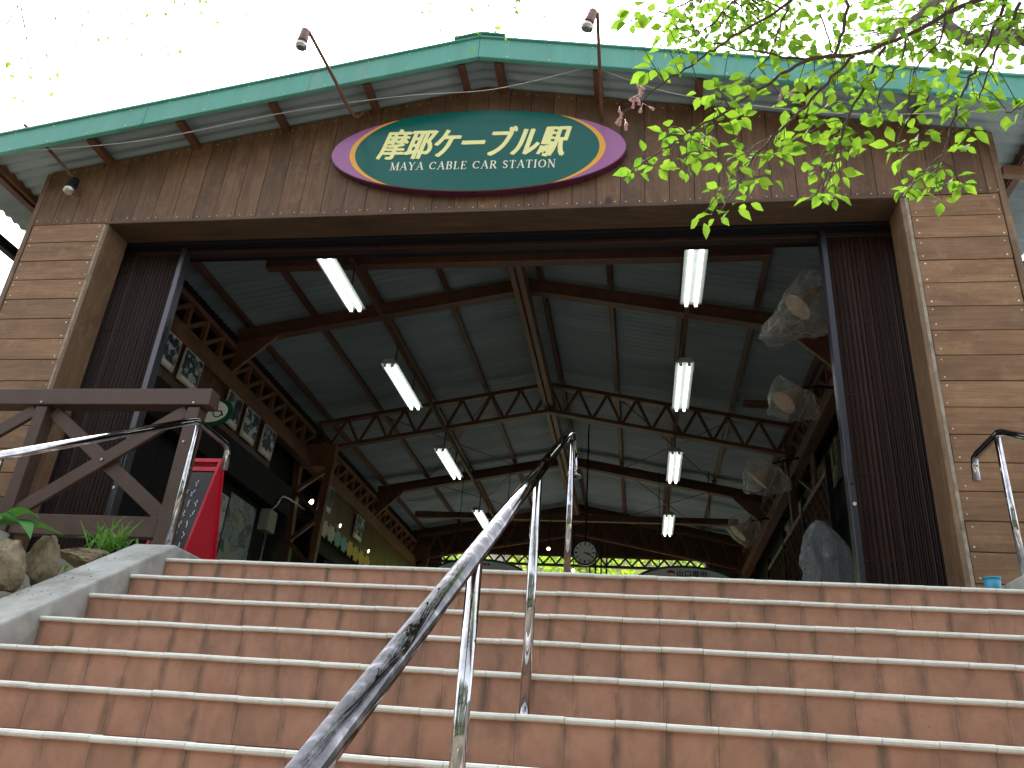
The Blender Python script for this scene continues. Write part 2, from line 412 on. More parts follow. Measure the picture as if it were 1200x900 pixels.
g = MB(); g.add([(-400, -400, GROUND), (400, -400, GROUND), (400, 400, GROUND), (-400, 400, GROUND)], [(0, 1, 2, 3)])
tagit(g.build('ground', M['ground']), kind='structure')
g = MB(); g.box(-5.6, 3.2, NOSE_Y + .02, 17.6, FL - .35, FL - .004)
tagit(g.build('station_floor', M['floor']), kind='structure')
g = MB(); g.prism([(.3, GROUND), (5.15, GROUND), (5.15, .88), (4.1, .88), (.3, .88 - .555 * 3.8)], -9, SX0 - .262, 'yz'); g.box(-30, -5.62, 5.151, 30, GROUND, .86)
tagit(g.build('planter_soil', M['ground']), kind='structure')
g = MB(); g.box(2.06, 12, 1.2, 30, GROUND, .7)
tagit(g.build('side_terrace', M['concrete']), kind='structure')

# ---- the stairs: stairs > step > riser_tile, nosing_tile
stairs = empty('stairs', (0, NOSE_Y, GROUND), kind='structure')
TW = .152
nt_ = int(round((SX1 - SX0) / TW)); TW = (SX1 - SX0) / nt_
tm = MB(); tm.obox((0, 0, 0), (1, 0, 0), (0, 1, 0), (0, 0, 1), TW / 2 - .0004, .008, RISE / 2 - .012, .0009); tm = tm.mesh('riser_tile', M['tile'])
# white nosing: rounded front edge that stands a little proud of the riser
prof = [(-.016, -.004), (-.022, .0), (-.024, .007), (-.021, .0135), (-.012, .0165), (.045, .0175), (.045, -.004)]
nm = MB(); k = len(prof)
nm.add([(-TW / 2 + .001, a, b) for a, b in prof] + [(TW / 2 - .001, a, b) for a, b in prof],
       [tuple(range(k)), tuple(range(2 * k - 1, k - 1, -1))] + [(i, (i + 1) % k, k + (i + 1) % k, k + i) for i in range(k)])
nm = nm.mesh('nosing_tile', M['nosing'])
for s in range(15):
    yy = NOSE_Y - s * RUN; zt = FL - s * RISE
    st = MB(); st.box(SX0, SX1, yy - .0006, yy + RUN + .02, GROUND if s > 8 else zt - RISE - .3, zt - .004)
    step = st.build('step', M['grout'], stairs)
    shift = 0.0
    for i in range(nt_):
        x = SX0 + TW * (i + .5)
        if s < 9:
            t = link('riser_tile', tm, step, (x + random.uniform(-.0008, .0008), yy + .006 + random.uniform(-.0006, .0004), zt - .004 - RISE / 2 - .003))
            q = link('nosing_tile', nm, step, (x, yy + .002 + random.uniform(-.001, .001), zt - .0165 + random.uniform(-.0012, .0012)))
            q.rotation_euler = (0, random.uniform(-.006, .006), 0)
    if s >= 9:
        st = MB(); st.box(SX0, SX1, yy - .002, yy + .012, zt - RISE, zt - .02); st.build('riser_tile', M['tile'], step)
        st = MB(); st.box(SX0, SX1, yy - .02, yy + .04, zt - .02, zt); st.build('nosing_tile', M['nosing'], step)

# ---- concrete cheek walls either side of the flight
def cheek(x0, x1, ytop):
    def top(y): return FL + .085 if y >= ytop else FL + .085 - .555 * (ytop - y)
    m_ = MB(); y0 = .25
    poly = [(y0, GROUND), (5.1, GROUND), (5.1, top(5.1)), (ytop, top(ytop)), (y0, top(y0))]
    m_.prism(poly, x0, x1, 'yz')
    o = m_.build('concrete_cheek_wall', M['concrete'], None, (x0, ytop, GROUND))
    bv = o.modifiers.new('bevel', 'BEVEL'); bv.width = .012; bv.segments = 2
    return o
tagit(cheek(SX0 - .26, SX0 - .002, 4.10), 'sloping grey concrete wall bordering the left edge of the stairs, beside the boulders', 'wall')
tagit(cheek(SX1 + .002, SX1 + .30, 4.10), 'grey concrete kerb at the top right end of the stairs, below the board wall', 'wall')

# ================================================================ the station building
B = empty('station_building', (XC, FY, FL), 'brown boarded station hall with green gabled roof, folding gates open', 'building')
LABEL_SIDE = {}
# backing of the gable and pillars
wk = MB()
wk.prism([(WL + .01, OT + .02), (WR - .01, OT + .02), (WR - .01, rz(WR, 5.42)), (XC, 5.42), (WL + .01, rz(WL, 5.42))], FY + .024, FY + .20)
wk.box(WL + .01, OL - .03, FY + .024, FY + .20, FL - .1, OT + .02); wk.box(OR_ + .03, WR - .01, FY + .024, FY + .20, FL - .1, OT + .02)
wk.build('wall_backing', M['dark'], B)
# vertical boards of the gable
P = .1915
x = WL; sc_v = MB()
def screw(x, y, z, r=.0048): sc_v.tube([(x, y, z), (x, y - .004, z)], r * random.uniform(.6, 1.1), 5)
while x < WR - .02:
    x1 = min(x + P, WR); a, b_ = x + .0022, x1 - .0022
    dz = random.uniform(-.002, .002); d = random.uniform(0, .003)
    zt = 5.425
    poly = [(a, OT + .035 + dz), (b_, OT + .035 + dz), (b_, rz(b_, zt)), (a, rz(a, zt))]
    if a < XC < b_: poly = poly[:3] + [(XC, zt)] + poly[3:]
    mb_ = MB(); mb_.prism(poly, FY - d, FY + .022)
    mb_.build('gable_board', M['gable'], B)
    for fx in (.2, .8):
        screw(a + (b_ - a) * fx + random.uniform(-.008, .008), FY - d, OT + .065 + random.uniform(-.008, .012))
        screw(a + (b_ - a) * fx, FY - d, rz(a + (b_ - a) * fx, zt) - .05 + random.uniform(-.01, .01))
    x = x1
# horizontal boards of the two pillars (shared meshes)
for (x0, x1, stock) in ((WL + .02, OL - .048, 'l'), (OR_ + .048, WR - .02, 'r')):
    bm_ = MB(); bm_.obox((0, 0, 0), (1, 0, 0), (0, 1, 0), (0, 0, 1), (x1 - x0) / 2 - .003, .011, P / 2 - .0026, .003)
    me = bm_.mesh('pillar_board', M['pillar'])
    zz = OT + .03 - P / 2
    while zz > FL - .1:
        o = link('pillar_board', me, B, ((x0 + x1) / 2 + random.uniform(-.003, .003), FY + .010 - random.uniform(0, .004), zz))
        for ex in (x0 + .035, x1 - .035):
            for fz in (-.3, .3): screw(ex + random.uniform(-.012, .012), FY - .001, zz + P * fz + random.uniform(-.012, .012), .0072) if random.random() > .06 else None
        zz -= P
so = sc_v.build('screw_heads', M['screw'], B); so['kind'] = 'stuff'
# corner trims, jambs, lintel
def part(name, mat, *boxes, bev=.004, parent=None, label=None):
    m_ = MB()
    for bx in boxes: m_.box(*bx, bev)
    o = m_.build(name, M[mat], parent or B)
    if label: o['label'] = label
    return o
part('corner_trim', 'jamb', (WL - .03, WL + .017, FY - .012, FY + .2, FL - .1, rz(WL, 5.41)))
part('corner_trim', 'jamb', (WR - .017, WR + .03, FY - .012, FY + .2, FL - .1, rz(WR, 5.41)))
part('jamb_trim', 'trim', (OL - .045, OL - .018, FY - .02, FY + .022, FL - .1, OT + .025))
part('jamb_trim', 'trim', (OR_ + .018, OR_ + .045, FY - .02, FY + .022, FL - .1, OT + .025))
part('jamb_board', 'jamb', (OL - .017, OL + .012, FY - .024, FY + .26, FL - .1, OT))
part('jamb_board', 'jamb', (OR_ - .012, OR_ + .017, FY - .024, FY + .26, FL - .1, OT))
part('lintel_board', 'lintel', (OL - .045, OR_ + .045, FY - .026, FY + .26, OT + .003, OT + .032))
part('gate_track', 'dark', (OL - .05, OR_ + .1, FY + .264, FY + .55, OT - .02, OT + .12))
part('track_rail', 'gate', (OL - .05, OR_ + .1, FY + .36, FY + .44, OT - .06, OT - .022))

# ---- roof: corrugated sheets with the ribs running down the slope
EAVE = 4.75; RY0, RY1 = 4.84, 17.5; PITCH = .105
def sheet(name, mat, side, zc, up):
    m_ = MB(); nY = int((RY1 - RY0) / PITCH * 6); xs = [XC + side * d for d in (0.0, 1.2, 2.4, 3.6, EAVE)]
    vs = []
    for i in range(nY + 1):
        y = RY0 + (RY1 - RY0) * i / nY; h = .011 * math.cos(2 * math.pi * (y - RY0) / PITCH)
        for x in xs: vs.append((x, y, rz(x, zc) + h))
    k = len(xs); fs = [(i * k + j, i * k + j + 1, (i + 1) * k + j + 1, (i + 1) * k + j) for i in range(nY) for j in range(k - 1)]
    m_.add(vs, fs, True); return m_.build(name, M[mat], B)
for sd_ in (-1, 1):
    sheet('roof_lining', 'sheet_under', sd_, 5.452, 0); sheet('roof_sheet', 'sheet_top', sd_, 5.475, 1)
# fascia boards and ridge cap
for sd_ in (-1, 1):
    m_ = MB(); a = (XC + sd_ * .002); e = XC + sd_ * (EAVE + .25)
    y0, y1 = 4.80, 4.828
    poly = [(a, rz(a, 5.365)), (e, rz(e, 5.365)), (e, rz(e, 5.575)), (a, rz(a, 5.575))]
    m_.prism(poly, y0, y1)
    fo = m_.build('fascia', M['green'], B)
    # folded drip lip under and flashing on top
    m2 = MB(); m2.prism([(a, rz(a, 5.576)), (e, rz(e, 5.576)), (e, rz(e, 5.592)), (a, rz(a, 5.592))], y0 - .018, y1 + .16); m2.build('flashing', M['green'], fo)
    m2 = MB(); m2.prism([(a, rz(a, 5.360)), (e, rz(e, 5.360)), (e, rz(e, 5.3645)), (a, rz(a, 5.3645))], y0 + .004, y1 + .01); m2.build('drip_lip', M['green'], fo)
    for j in range(1, 4):
        xj = XC + sd_ * 1.45 * j; m2 = MB(); m2.box(xj - .006, xj + .006, y0 - .005, y0, rz(xj, 5.37), rz(xj, 5.57)); m2.build('seam_cover', M['green'], fo)
    m2 = MB(); q_ = .25
    while q_ < EAVE + .2:
        for zz in (5.385, 5.555): m2.tube([(XC + sd_ * q_, y0, rz(XC + q_, zz)), (XC + sd_ * q_, y0 - .004, rz(XC + q_, zz))], .006, 6)
        q_ += .35
    m2.build('rivet_row', M['screw'], fo)['kind'] = 'stuff'
m_ = MB()
for sd_ in (-1, 1):
    q = [(XC, 5.604), (XC + sd_ * .22, 5.562), (XC + sd_ * .22, 5.572), (XC, 5.622)]
    m_.prism(q, 4.765, 17.6)
m_.build('ridge_cap', M['green'], B)
# purlins (run front to back, carry the sheets)
PX = [-5.75, -4.76, -3.96, -3.14, -2.32, -1.51, -1.19, -.36, .45, 1.26, 2.07, 2.95]
for x in PX:
    m_ = MB(); up = Vector((-SL if x < XC else SL, 0, 1)).normalized()
    z = rz(x, 5.395); m_.bar((x, 4.86, z), (x, 17.4, z), .06, .075, up, .004); m_.build('purlin', M['brown_steel'], B)
# ridge beam below the roof line inside the hall, a channel section of two boards
for ya, yb in ((6.8, 10.82), (10.98, 16.9)):
    rb = MB(); rb.box(-1.425, -1.36, ya, yb, 4.875, 5.06, .004); r1 = rb.build('ridge_beam', M['orange_steel'], B)
    rb = MB(); rb.box(-1.345, -1.275, ya, yb, 4.89, 5.06, .004); rb.build('ridge_plate', M['orange_steel'], r1)
# frames across the hall
HL, HR = -4.85, 2.05
def rafter(y, zc, w=.12, h=.17):
    r = None
    for sd_, xe in ((-1, HL), (1, HR)):
        m_ = MB(); p = (XC, y, zc); q = (xe, y, rz(xe, zc))
        up = (-sd_ * -SL, 0, 1)
        m_.bar((XC, y, zc + h / 2 - .006), (xe, y, rz(xe, zc) + h / 2 - .006), w, .012); m_.bar((XC, y, zc - h / 2 + .006), (xe, y, rz(xe, zc) - h / 2 + .006), w, .012); m_.bar(p, q, .012, h - .03)
        o = m_.build('rafter', M['brown_steel'], B)
        # haunch at the eaves end
        m_ = MB(); s2 = -sd_; m_.prism([(xe, rz(xe, zc) - .05), (xe + s2 * .55, rz(xe + s2 * .55, zc) - .05), (xe, rz(xe, zc) - .5)], y - .02, y + .02); m_.build('haunch', M['orange_steel'], o)
def truss(y, zt, zb, y_bars=True):
    for sd_, xe in ((-1, HL), (1, HR)):
        m_ = MB(); m_.bar((XC, y, zt), (xe, y, rz(xe, zt)), .10, .055); T = m_.build('truss_chord', M['brown_steel'], B)
        m_ = MB(); m_.bar((XC, y, zb), (xe, y, rz(xe, zb)), .10, .05); Bc = m_.build('truss_chord', M['brown_steel'], B)
        n = 8; L = abs(xe - XC)
        for i in range(n):
            xa = XC + sd_ * L * i / n; xb = XC + sd_ * L * (i + 1) / n; xm = (xa + xb) / 2
            for p, q in (((xa, zt), (xm, zb)), ((xm, zb), (xb, zt))):
                m_ = MB(); m_.bar((p[0], y, rz(p[0], p[1])), (q[0], y, rz(q[0], q[1])), .038, .038, (0, 1, 0)); m_.build('web_bar', M['brown_steel'], T)
rafter(8.1, 5.22); truss(10.9, 5.27, 4.84); rafter(14.0, 5.23); truss(17.0, 5.2, 4.70)
# cross beam near the front and at the back
part('cross_beam', 'brown_steel', (-3.9, 1.22, 6.68, 6.78, 4.60, 4.74), bev=.006)
part('cross_beam', 'brown_steel', (-4.5, 1.8, 15.4, 15.5, 4.52, 4.64), bev=.006)
# low lattice girder across the far end
def lattice_x(y, x0, x1, z0, z1, n, name='lattice_girder', mat='brown_steel'):
    m_ = MB(); m_.box(x0, x1, y - .03, y + .03, z1 - .05, z1); g_ = m_.build(name, M[mat], B)
    m_ = MB(); m_.box(x0, x1, y - .03, y + .03, z0, z0 + .05); m_.build('chord', M[mat], g_)
    for i in range(n):
        xa = x0 + (x1 - x0) * i / n; xb = x0 + (x1 - x0) * (i + 1) / n; xm = (xa + xb) / 2
        m_ = MB(); m_.bar((xa, y, z1 - .05), (xm, y, z0 + .05), .035, .035, (0, 1, 0)); m_.bar((xm, y, z0 + .05), (xb, y, z1 - .05), .035, .035, (0, 1, 0)); m_.build('web_bar', M[mat], g_)
lattice_x(17.1, HL, HR, 4.02, 4.28, 26)
m_ = MB(); m_.prism([(-5.1, 4.30), (2.3, 4.30), (2.3, rz(2.3, 5.43)), (XC, 5.43), (-5.1, rz(-5.1, 5.43))], 17.2, 17.26); m_.build('end_gable', M['inside_board'], B)
m_ = MB(); m_.box(-5.1, -4.3, 17.2, 17.26, FL, 4.299); m_.box(1.3, 2.3, 17.2, 17.26, FL, 4.299); m_.build('end_wall', M['inside_board'], B)
# bracing rods in the roof bays
for (ya, yb) in ((11.0, 13.9), (14.1, 16.9)):
    for (xa, xb) in ((-3.9, -2.3), (-.3, 1.3)):
        for s in (0, 1):
            a, b_ = (xa, xb) if s else (xb, xa)
            m_ = MB(); m_.tube([(a, ya, rz(a, 5.28)), (b_, yb, rz(b_, 5.28))], .008, 5); m_.build('bracing_rod', M['brown_steel'], B)
# lattice girders along both sides on lattice columns
def girder_y(x, y0, y1, z0, z1, n, mat):
    m_ = MB(); m_.box(x - .04, x + .04, y0, y1, z1 - .06, z1); g_ = m_.build('side_girder', M[mat], B)
    m_ = MB(); m_.box(x - .04, x + .04, y0, y1, z0, z0 + .06); m_.build('chord', M[mat], g_)
    for i in range(n):
        ya = y0 + (y1 - y0) * i / n; yb = y0 + (y1 - y0) * (i + 1) / n; ym = (ya + yb) / 2
        m_ = MB(); m_.bar((x, ya, z0 + .05), (x, ya, z1 - .05), .055, .055, (0, 1, 0)); m_.build('web_bar', M[mat], g_)
        m_ = MB(); m_.bar((x, ya, z0 + .06), (x, yb, z1 - .06), .05, .05, (1, 0, 0)); m_.build('web_bar', M[mat], g_)
for x, mt in ((-4.85, 'orange_steel'), (2.05, 'brown_steel')):
    girder_y(x, 5.9, 10.75, 4.02, 4.42, 13, mt); girder_y(x, 11.1, 16.9, 4.02, 4.42, 15, mt)
    s_ = 1 if x > 0 else -1
    part('side_beam', mt, (x - .07, x + .07, 5.9, 16.9, 3.86, 4.015))
def column(y, xin, xout, zt, mat):
    """lattice column across the wall, wider at the top"""
    dx = xout - xin
    legs = [((xin, zt), (xin + dx * .14, FL)), ((xout, zt), (xin + dx * .62, FL))]
    m_ = MB(); m_.bar((legs[0][0][0], y, zt), (legs[0][1][0], y, FL), .09, .10, (0, 1, 0)); c_ = m_.build('lattice_column', M[mat], B)
    m_ = MB(); m_.bar((legs[1][0][0], y, zt), (legs[1][1][0], y, FL), .09, .10, (0, 1, 0)); m_.build('column_leg', M[mat], c_)
    n = 8
    for i in range(n):
        ta, tb = i / n, (i + 1) / n
        pa = [legs[i % 2][0][k] + (legs[i % 2][1][k] - legs[i % 2][0][k]) * ta for k in (0, 1)]
        pb = [legs[(i + 1) % 2][0][k] + (legs[(i + 1) % 2][1][k] - legs[(i + 1) % 2][0][k]) * tb for k in (0, 1)]
        m_ = MB(); m_.bar((pa[0], y, pa[1]), (pb[0], y, pb[1]), .05, .06, (0, 1, 0)); m_.build('web_bar', M[mat], c_)
    m_ = MB(); m_.box(min(xin, xout) - .06, max(xin, xout) + .06, y - .06, y + .06, zt, zt + .35); m_.build('column_head', M[mat], c_)
column(10.75, -4.50, -5.00, 3.85, 'orange_steel'); column(10.95, 2.0, 2.4, 4.0, 'brown_steel')
column(17.0, -4.6, -5.02, 4.0, 'orange_steel'); column(17.0, 2.0, 2.4, 4.0, 'brown_steel')
# side walls of the hall
wx = -5.06
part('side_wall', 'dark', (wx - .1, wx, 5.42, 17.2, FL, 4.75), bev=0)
y = 5.95
while y < 17:
    if not 9.9 < y + .45 < 11.4: part('wall_panel', 'inside_board', (-4.87, -4.841, y + .004, y + .896, 3.2, 3.858), bev=.003)
    y += .9
part('wall_shelf_band', 'dark', (wx + .001, -4.70, 5.95, 10.1, 2.90, 3.30), bev=.01, label='black projecting band under the framed photos')
part('wall_shelf_band', 'dark', (wx + .001, -4.80, 11.2, 16.9, 2.80, 3.22), bev=.01)
y = 5.95
while y < 17:
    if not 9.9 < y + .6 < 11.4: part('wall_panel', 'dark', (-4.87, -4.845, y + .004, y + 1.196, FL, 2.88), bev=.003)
    y += 1.2
wr = 2.28
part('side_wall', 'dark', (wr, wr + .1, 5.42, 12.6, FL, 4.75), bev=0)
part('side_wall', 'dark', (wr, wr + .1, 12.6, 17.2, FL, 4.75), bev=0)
y = 6.9
while y < 12.4:
    o = part('wall_panel', 'leaf_mural', (wr - .03, wr - .002, y + .01, y + .89, 3.32, 3.86), bev=.004, label='panel with pale leaf pattern'); y += .9
# conduits on the right
m_ = MB()
for dx, dy in ((0, 0), (.0, .12)):
    m_.tube(smooth_curve([(1.3, 9.9 + dy, 4.55), (1.85, 9.9 + dy, 4.5), (2.08 + dx, 9.9 + dy, 4.3), (2.1 + dx, 9.9 + dy, 3.4), (2.1 + dx, 9.9 + dy, FL)], 5), .028, 8)
m_.build('conduit', M['brown_steel'], B)

# ---- the folding gates just behind the opening: gate > slat, stile
def gate(x0, x1, stile_x, n, stile_mat):
    m_ = MB(); m_.box(stile_x - .024, stile_x + .024, 5.50, 5.60, FL, OT - .03, .006); g_ = m_.build('folding_gate', M[stile_mat], B)
    zig = MB(); w_ = (x1 - x0) / n
    up = MB(); up.obox((0, 0, 0), (1, 0, 0), (0, 1, 0), (0, 0, 1), .003, .045, (OT - .05 - FL) / 2, .001); me = up.mesh('slat', M['gate'])
    for i in range(n):
        o = link('slat', me, g_, (x0 + w_ * (i + .5), 5.60 + random.uniform(-.004, .004), (OT - .05 + FL) / 2))
        o.rotation_euler = (0, 0, rad(52 if i % 2 else -52) + random.uniform(-.05, .05))
    for zz in (FL + .5, FL + 1.1, FL + 1.7, FL + 2.3, FL + 2.9):
        m_ = MB(); m_.box(x0, x1, 5.578, 5.584, zz, zz + .010); m_.build('link_rod', M['gate'], g_)
    m_ = MB(); m_.box(stile_x - .012, stile_x + .012, 5.488, 5.499, FL + 1.0, FL + 1.16, .003); h = m_.build('handle', M['black'], g_)
    m_ = MB(); m_.tube([(stile_x, 5.492, FL + .86), (stile_x, 5.499, FL + .86)], .013, 10); m_.build('lock', M['silver'], g_)
    return g_
gate(-4.84, -4.05, -4.02, 46, 'gate_edge'); gate(1.435, 2.02, 1.40, 34, 'dark_stile')
# ---- low side roofs under the eaves, both sides
def side_roof(sd_, x0, x1, first):
    for (x, z, h) in ((x0, 4.62, .12), (x0 + sd_ * .35, 4.25, .10), (x1, 4.05, .12)):
        m_ = MB(); m_.box(x - .04, x + .04, 5.0, 16, z - h / 2, z + h / 2, .005); m_.build('eave_beam', M['orange_steel'] if z > 4.5 else M['dark'], B)
    for i in range(first, 6):
        yb = 5.3 + i * 1.9; m_ = MB(); m_.bar((x0 - sd_ * .25, yb, 4.36), (x1, yb, 4.12), .05, .09); m_.build('eave_bracket', M['orange_steel'], B)
side_roof(-1, WL - .38, WL - 1.7, 1); side_roof(1, WR + .34, WR + 1.7, 0)

# ================================================================ the station sign
S = empty('station_sign', (-1.375, FY, 4.21), 'large oval purple and green station name sign on the gable boards', 'sign')
SC = Vector((-1.375, 0, 4.645)); TILT = rad(1.6)
def rot(pts):
    c, s = math.cos(TILT), math.sin(TILT)
    return [(SC.x + a * c + b * s, SC.z - a * s + b * c) for a, b in pts]
A_, Bv = 1.255, .432
def lens(a, b, n=120):
    """ellipse a,b clipped by the outer ellipse"""
    out = []
    for i in range(n):
        t = 2 * math.pi * i / n; x, z = a * math.cos(t), b * math.sin(t)
        k = math.sqrt((x / A_) ** 2 + (z / Bv) ** 2)
        if k > .985: x, z = x / k * .985, z / k * .985
        out.append((x, z))
    return out
m_ = MB(); m_.prism(rot(ellipse(0, 0, A_, Bv, 96)), FY - .075, FY - .01); m_.build('sign_body', M['maroon'], S)
m_ = MB(); m_.prism(rot(ellipse(0, 0, A_ * .993, Bv * .985, 96)), FY - .079, FY - .0752); m_.build('purple_face', M['purple'], S)
m_ = MB(); m_.prism(rot(lens(1.085, .475)), FY - .082, FY - .0792); m_.build('orange_crescent', M['orange'], S)
m_ = MB(); m_.prism(rot(lens(1.035, .47)), FY - .085, FY - .0822); m_.build('green_face', M['sign_green'], S)
for bx in (-.7, .7):
    m_ = MB(); m_.box(SC.x + bx - .03, SC.x + bx + .03, FY - .0095, FY - .0035, 4.4, 4.85); m_.build('mounting_bracket', M['dark'], S)
def place_text(me, name, mat, cx, cz, w_, h_, parent, y, tilt=0.0, thick=.003):
    xs = [v.co.x for v in me.vertices]; ys = [v.co.y for v in me.vertices]
    x0, x1, y0, y1 = min(xs), max(xs), min(ys), max(ys)
    for v in me.vertices:
        a = (v.co.x - (x0 + x1) / 2) * w_ / (x1 - x0); b_ = (v.co.y - (y0 + y1) / 2) * h_ / (y1 - y0)
        c, s = math.cos(tilt), math.sin(tilt)
        v.co = Vector((a * c + b_ * s, 0, -a * s + b_ * c))
    me.materials.clear(); me.materials.append(mat); me.name = name
    return link(name, me, parent, (cx, y, cz))
def rpos(a, b): return rot([(a, b)])[0]
cx, cz = rpos(-.02, .075)
for k, (ddx, ddz) in enumerate(((0, 0), (.011, 0), (-.011, 0), (0, .006), (.007, -.006), (-.006, .006))):
    tmesh = text_mesh('摩耶ケーブル駅', 1, 0, .30)
    tobj = place_text(tmesh, 'japanese_lettering', M['cream'], cx + ddx, cz + ddz, 1.62, .325, S, FY - .0875 - .0003 * k, TILT)
    if k == 0: kan = tobj
    else:
        bmx = bmesh.new(); bmx.from_mesh(kan.data); off = Vector((ddx, -.0003 * k, ddz))
        b2 = bmesh.new(); b2.from_mesh(tmesh); bmesh.ops.translate(b2, verts=b2.verts, vec=off)
        tm2 = bpy.data.meshes.new('tmp'); b2.to_mesh(tm2); bmx.from_mesh(tm2); bmx.to_mesh(kan.data); bmx.free(); b2.free()
        bpy.data.objects.remove(tobj); bpy.data.meshes.remove(tm2); bpy.data.meshes.remove(tmesh)
# serif capitals drawn stroke by stroke
def glyph(ch):
    """strokes: (x0,y0,x1,y1,width); width .16 thick, .07 thin"""
    T, t, sf = .15, .06, .045
    def ser(x, y, w_=.30): return (x - w_ / 2, y, x + w_ / 2, y, sf)
    def arc(cx, cy, rx, ry, a0, a1, tk=T, n=8):
        out = []
        for i in range(n):
            p, q = rad(a0 + (a1 - a0) * i / n), rad(a0 + (a1 - a0) * (i + 1) / n)
            mid = (p + q) / 2; wd = t + (tk - t) * abs(math.cos(mid))
            out.append((cx + rx * math.cos(p), cy + ry * math.sin(p), cx + rx * math.cos(q), cy + ry * math.sin(q), wd))
        return out
    lo, hi = sf / 2, 1 - sf / 2
    G = {
     'M': (1.0, [(.15, 0, .15, 1, t), (.15, 1, .5, .05, T), (.5, .05, .85, 1, t), (.85, 0, .85, 1, T), ser(.13, lo), ser(.87, lo), ser(.1, hi, .18), ser(.92, hi, .18)]),
     'A': (.86, [(.12, 0, .43, 1, t), (.43, 1, .74, 0, T), (.22, .36, .64, .36, t), ser(.12, lo, .26), ser(.74, lo, .28)]),
     'Y': (.82, [(.12, 1, .41, .48, T), (.70, 1, .41, .48, t), (.41, 0, .41, .5, T), ser(.41, lo), ser(.13, hi, .28), ser(.69, hi, .24)]),
     'C': (.84, arc(.45, .5, .34, .45, 45, 315, T, 12) + [(.70, .72, .70, .95, t)]),
     'B': (.76, [(.2, 0, .2, 1, T), (.1, lo, .45, lo, sf), (.1, hi, .42, hi, sf), (.2, .53, .42, .53, t)] + arc(.42, .76, .18, .22, -90, 90, T, 6) + arc(.42, .27, .22, .25, -90, 90, T, 6)),
     'L': (.70, [(.2, 0, .2, 1, T), ser(.2, hi), (.08, lo, .62, lo, sf), (.62, 0, .62, .22, t)]),
     'E': (.74, [(.2, 0, .2, 1, T), (.08, lo, .62, lo, sf), (.08, hi, .6, hi, sf), (.2, .52, .48, .52, t), (.62, 0, .62, .2, t), (.6, .82, .6, 1, t), (.48, .43, .48, .61, t)]),
     'R': (.84, [(.2, 0, .2, 1, T), ser(.2, lo), (.08, hi, .42, hi, sf), (.2, .5, .42, .5, t)] + arc(.42, .75, .2, .23, -90, 90, T, 6) + [(.40, .5, .72, .0, T), ser(.74, lo, .2)]),
     'S': (.62, arc(.31, .74, .19, .22, 20, 250, T * .8, 8) + [(.22, .58, .42, .42, T)] + arc(.31, .26, .2, .23, 70, -160, T * .8, 8)),
     'T': (.76, [(.38, 0, .38, 1, T), ser(.38, lo), (.08, hi, .68, hi, sf), (.09, .8, .09, 1, t), (.67, .8, .67, 1, t)]),
     'I': (.42, [(.21, 0, .21, 1, T), ser(.21, lo), ser(.21, hi)]),
     'O': (.90, arc(.45, .5, .34, .46, 0, 360, T, 16)),
     'N': (.92, [(.18, 0, .18, 1, t), (.18, 1, .74, 0, T), (.74, 0, .74, 1, t), ser(.18, lo, .24), ser(.12, hi, .2), ser(.74, hi, .24)]),
     ' ': (.42, [])}
    return G[ch]
def serif_text(s_, height):
    vs = []; fs = []; x = 0; lay = 0
    for ch in s_:
        w_, st_ = glyph(ch)
        for (ax, ay, bx, by, wd) in st_:
            d = Vector((bx - ax, by - ay)); L = d.length or 1; d /= L; nrm = Vector((-d.y, d.x)) * wd / 2
            horiz = abs(d.y) < .01
            ext = d * (wd * .25 if not horiz else 0)
            p, q = Vector((ax + x, ay)) - ext, Vector((bx + x, by)) + ext
            lay += 1; z = (lay % 9) * .00012
            k = len(vs); vs += [(*(p + nrm), z), (*(p - nrm), z), (*(q - nrm), z), (*(q + nrm), z)]; fs.append((k, k + 1, k + 2, k + 3))
        x += w_ + .07
    me = bpy.data.meshes.new('lettering'); me.from_pydata([(a * height, b_ * height, c) for a, b_, c in vs], [], fs)
    return me
def place_serif(me, name, mat, cx, cz, w_, h_, parent, y, tilt):
    xs = [v.co.x for v in me.vertices]; ys = [v.co.y for v in me.vertices]
    x0, x1, y0, y1 = min(xs), max(xs), min(ys), max(ys)
    for v in me.vertices:
        a = (v.co.x - (x0 + x1) / 2) * w_ / (x1 - x0); b_ = (v.co.y - (y0 + y1) / 2) * h_ / (y1 - y0); c, s = math.cos(tilt), math.sin(tilt)
        v.co = Vector((a * c + b_ * s, -v.co.z, -a * s + b_ * c))
    me.materials.append(mat); return link(name, me, parent, (cx, y, cz))
cx, cz = rpos(-.005, -.165)
place_serif(serif_text('MAYA CABLE CAR STATION', .1), 'latin_lettering', M['ivory'], cx, cz, 1.39, .092, S, FY - .0875, TILT)

# ================================================================ spotlights over the sign, and the cable
def spotlight(label, path, head, hd, kind):
    o = empty('spotlight', path[0], label, 'spotlight', 'spotlights on long arms above the gable')
    m_ = MB(); m_.tube(smooth_curve(path, 5), .014, 8); m_.build('arm', M['lamp_brown'] if kind != 'left' else M['brown_steel'], o)
    m_ = MB(); d = Vector((0, -1, 0)); p = Vector(path[0]); m_.tube([p + Vector((0, .05, 0)), p + Vector((0, -.004, 0))], .035, 12); m_.build('wall_plate', M['lamp_brown'], o)
    h = Vector(head); dv = Vector(hd).normalized()
    m_ = MB(); m_.tube([h - dv * .09, h - dv * .085, h + dv * .02, h + dv * .05], [.030, .036, .040, .046], 14); m_.build('lamp_housing', M['lamp_brown'] if kind != 'left' else M['dark'], o)
    m_ = MB(); m_.tube([h + dv * .05, h + dv * .085, h + dv * .105], [.042, .050, .03], 14); m_.build('reflector_bulb', M['silver'], o)
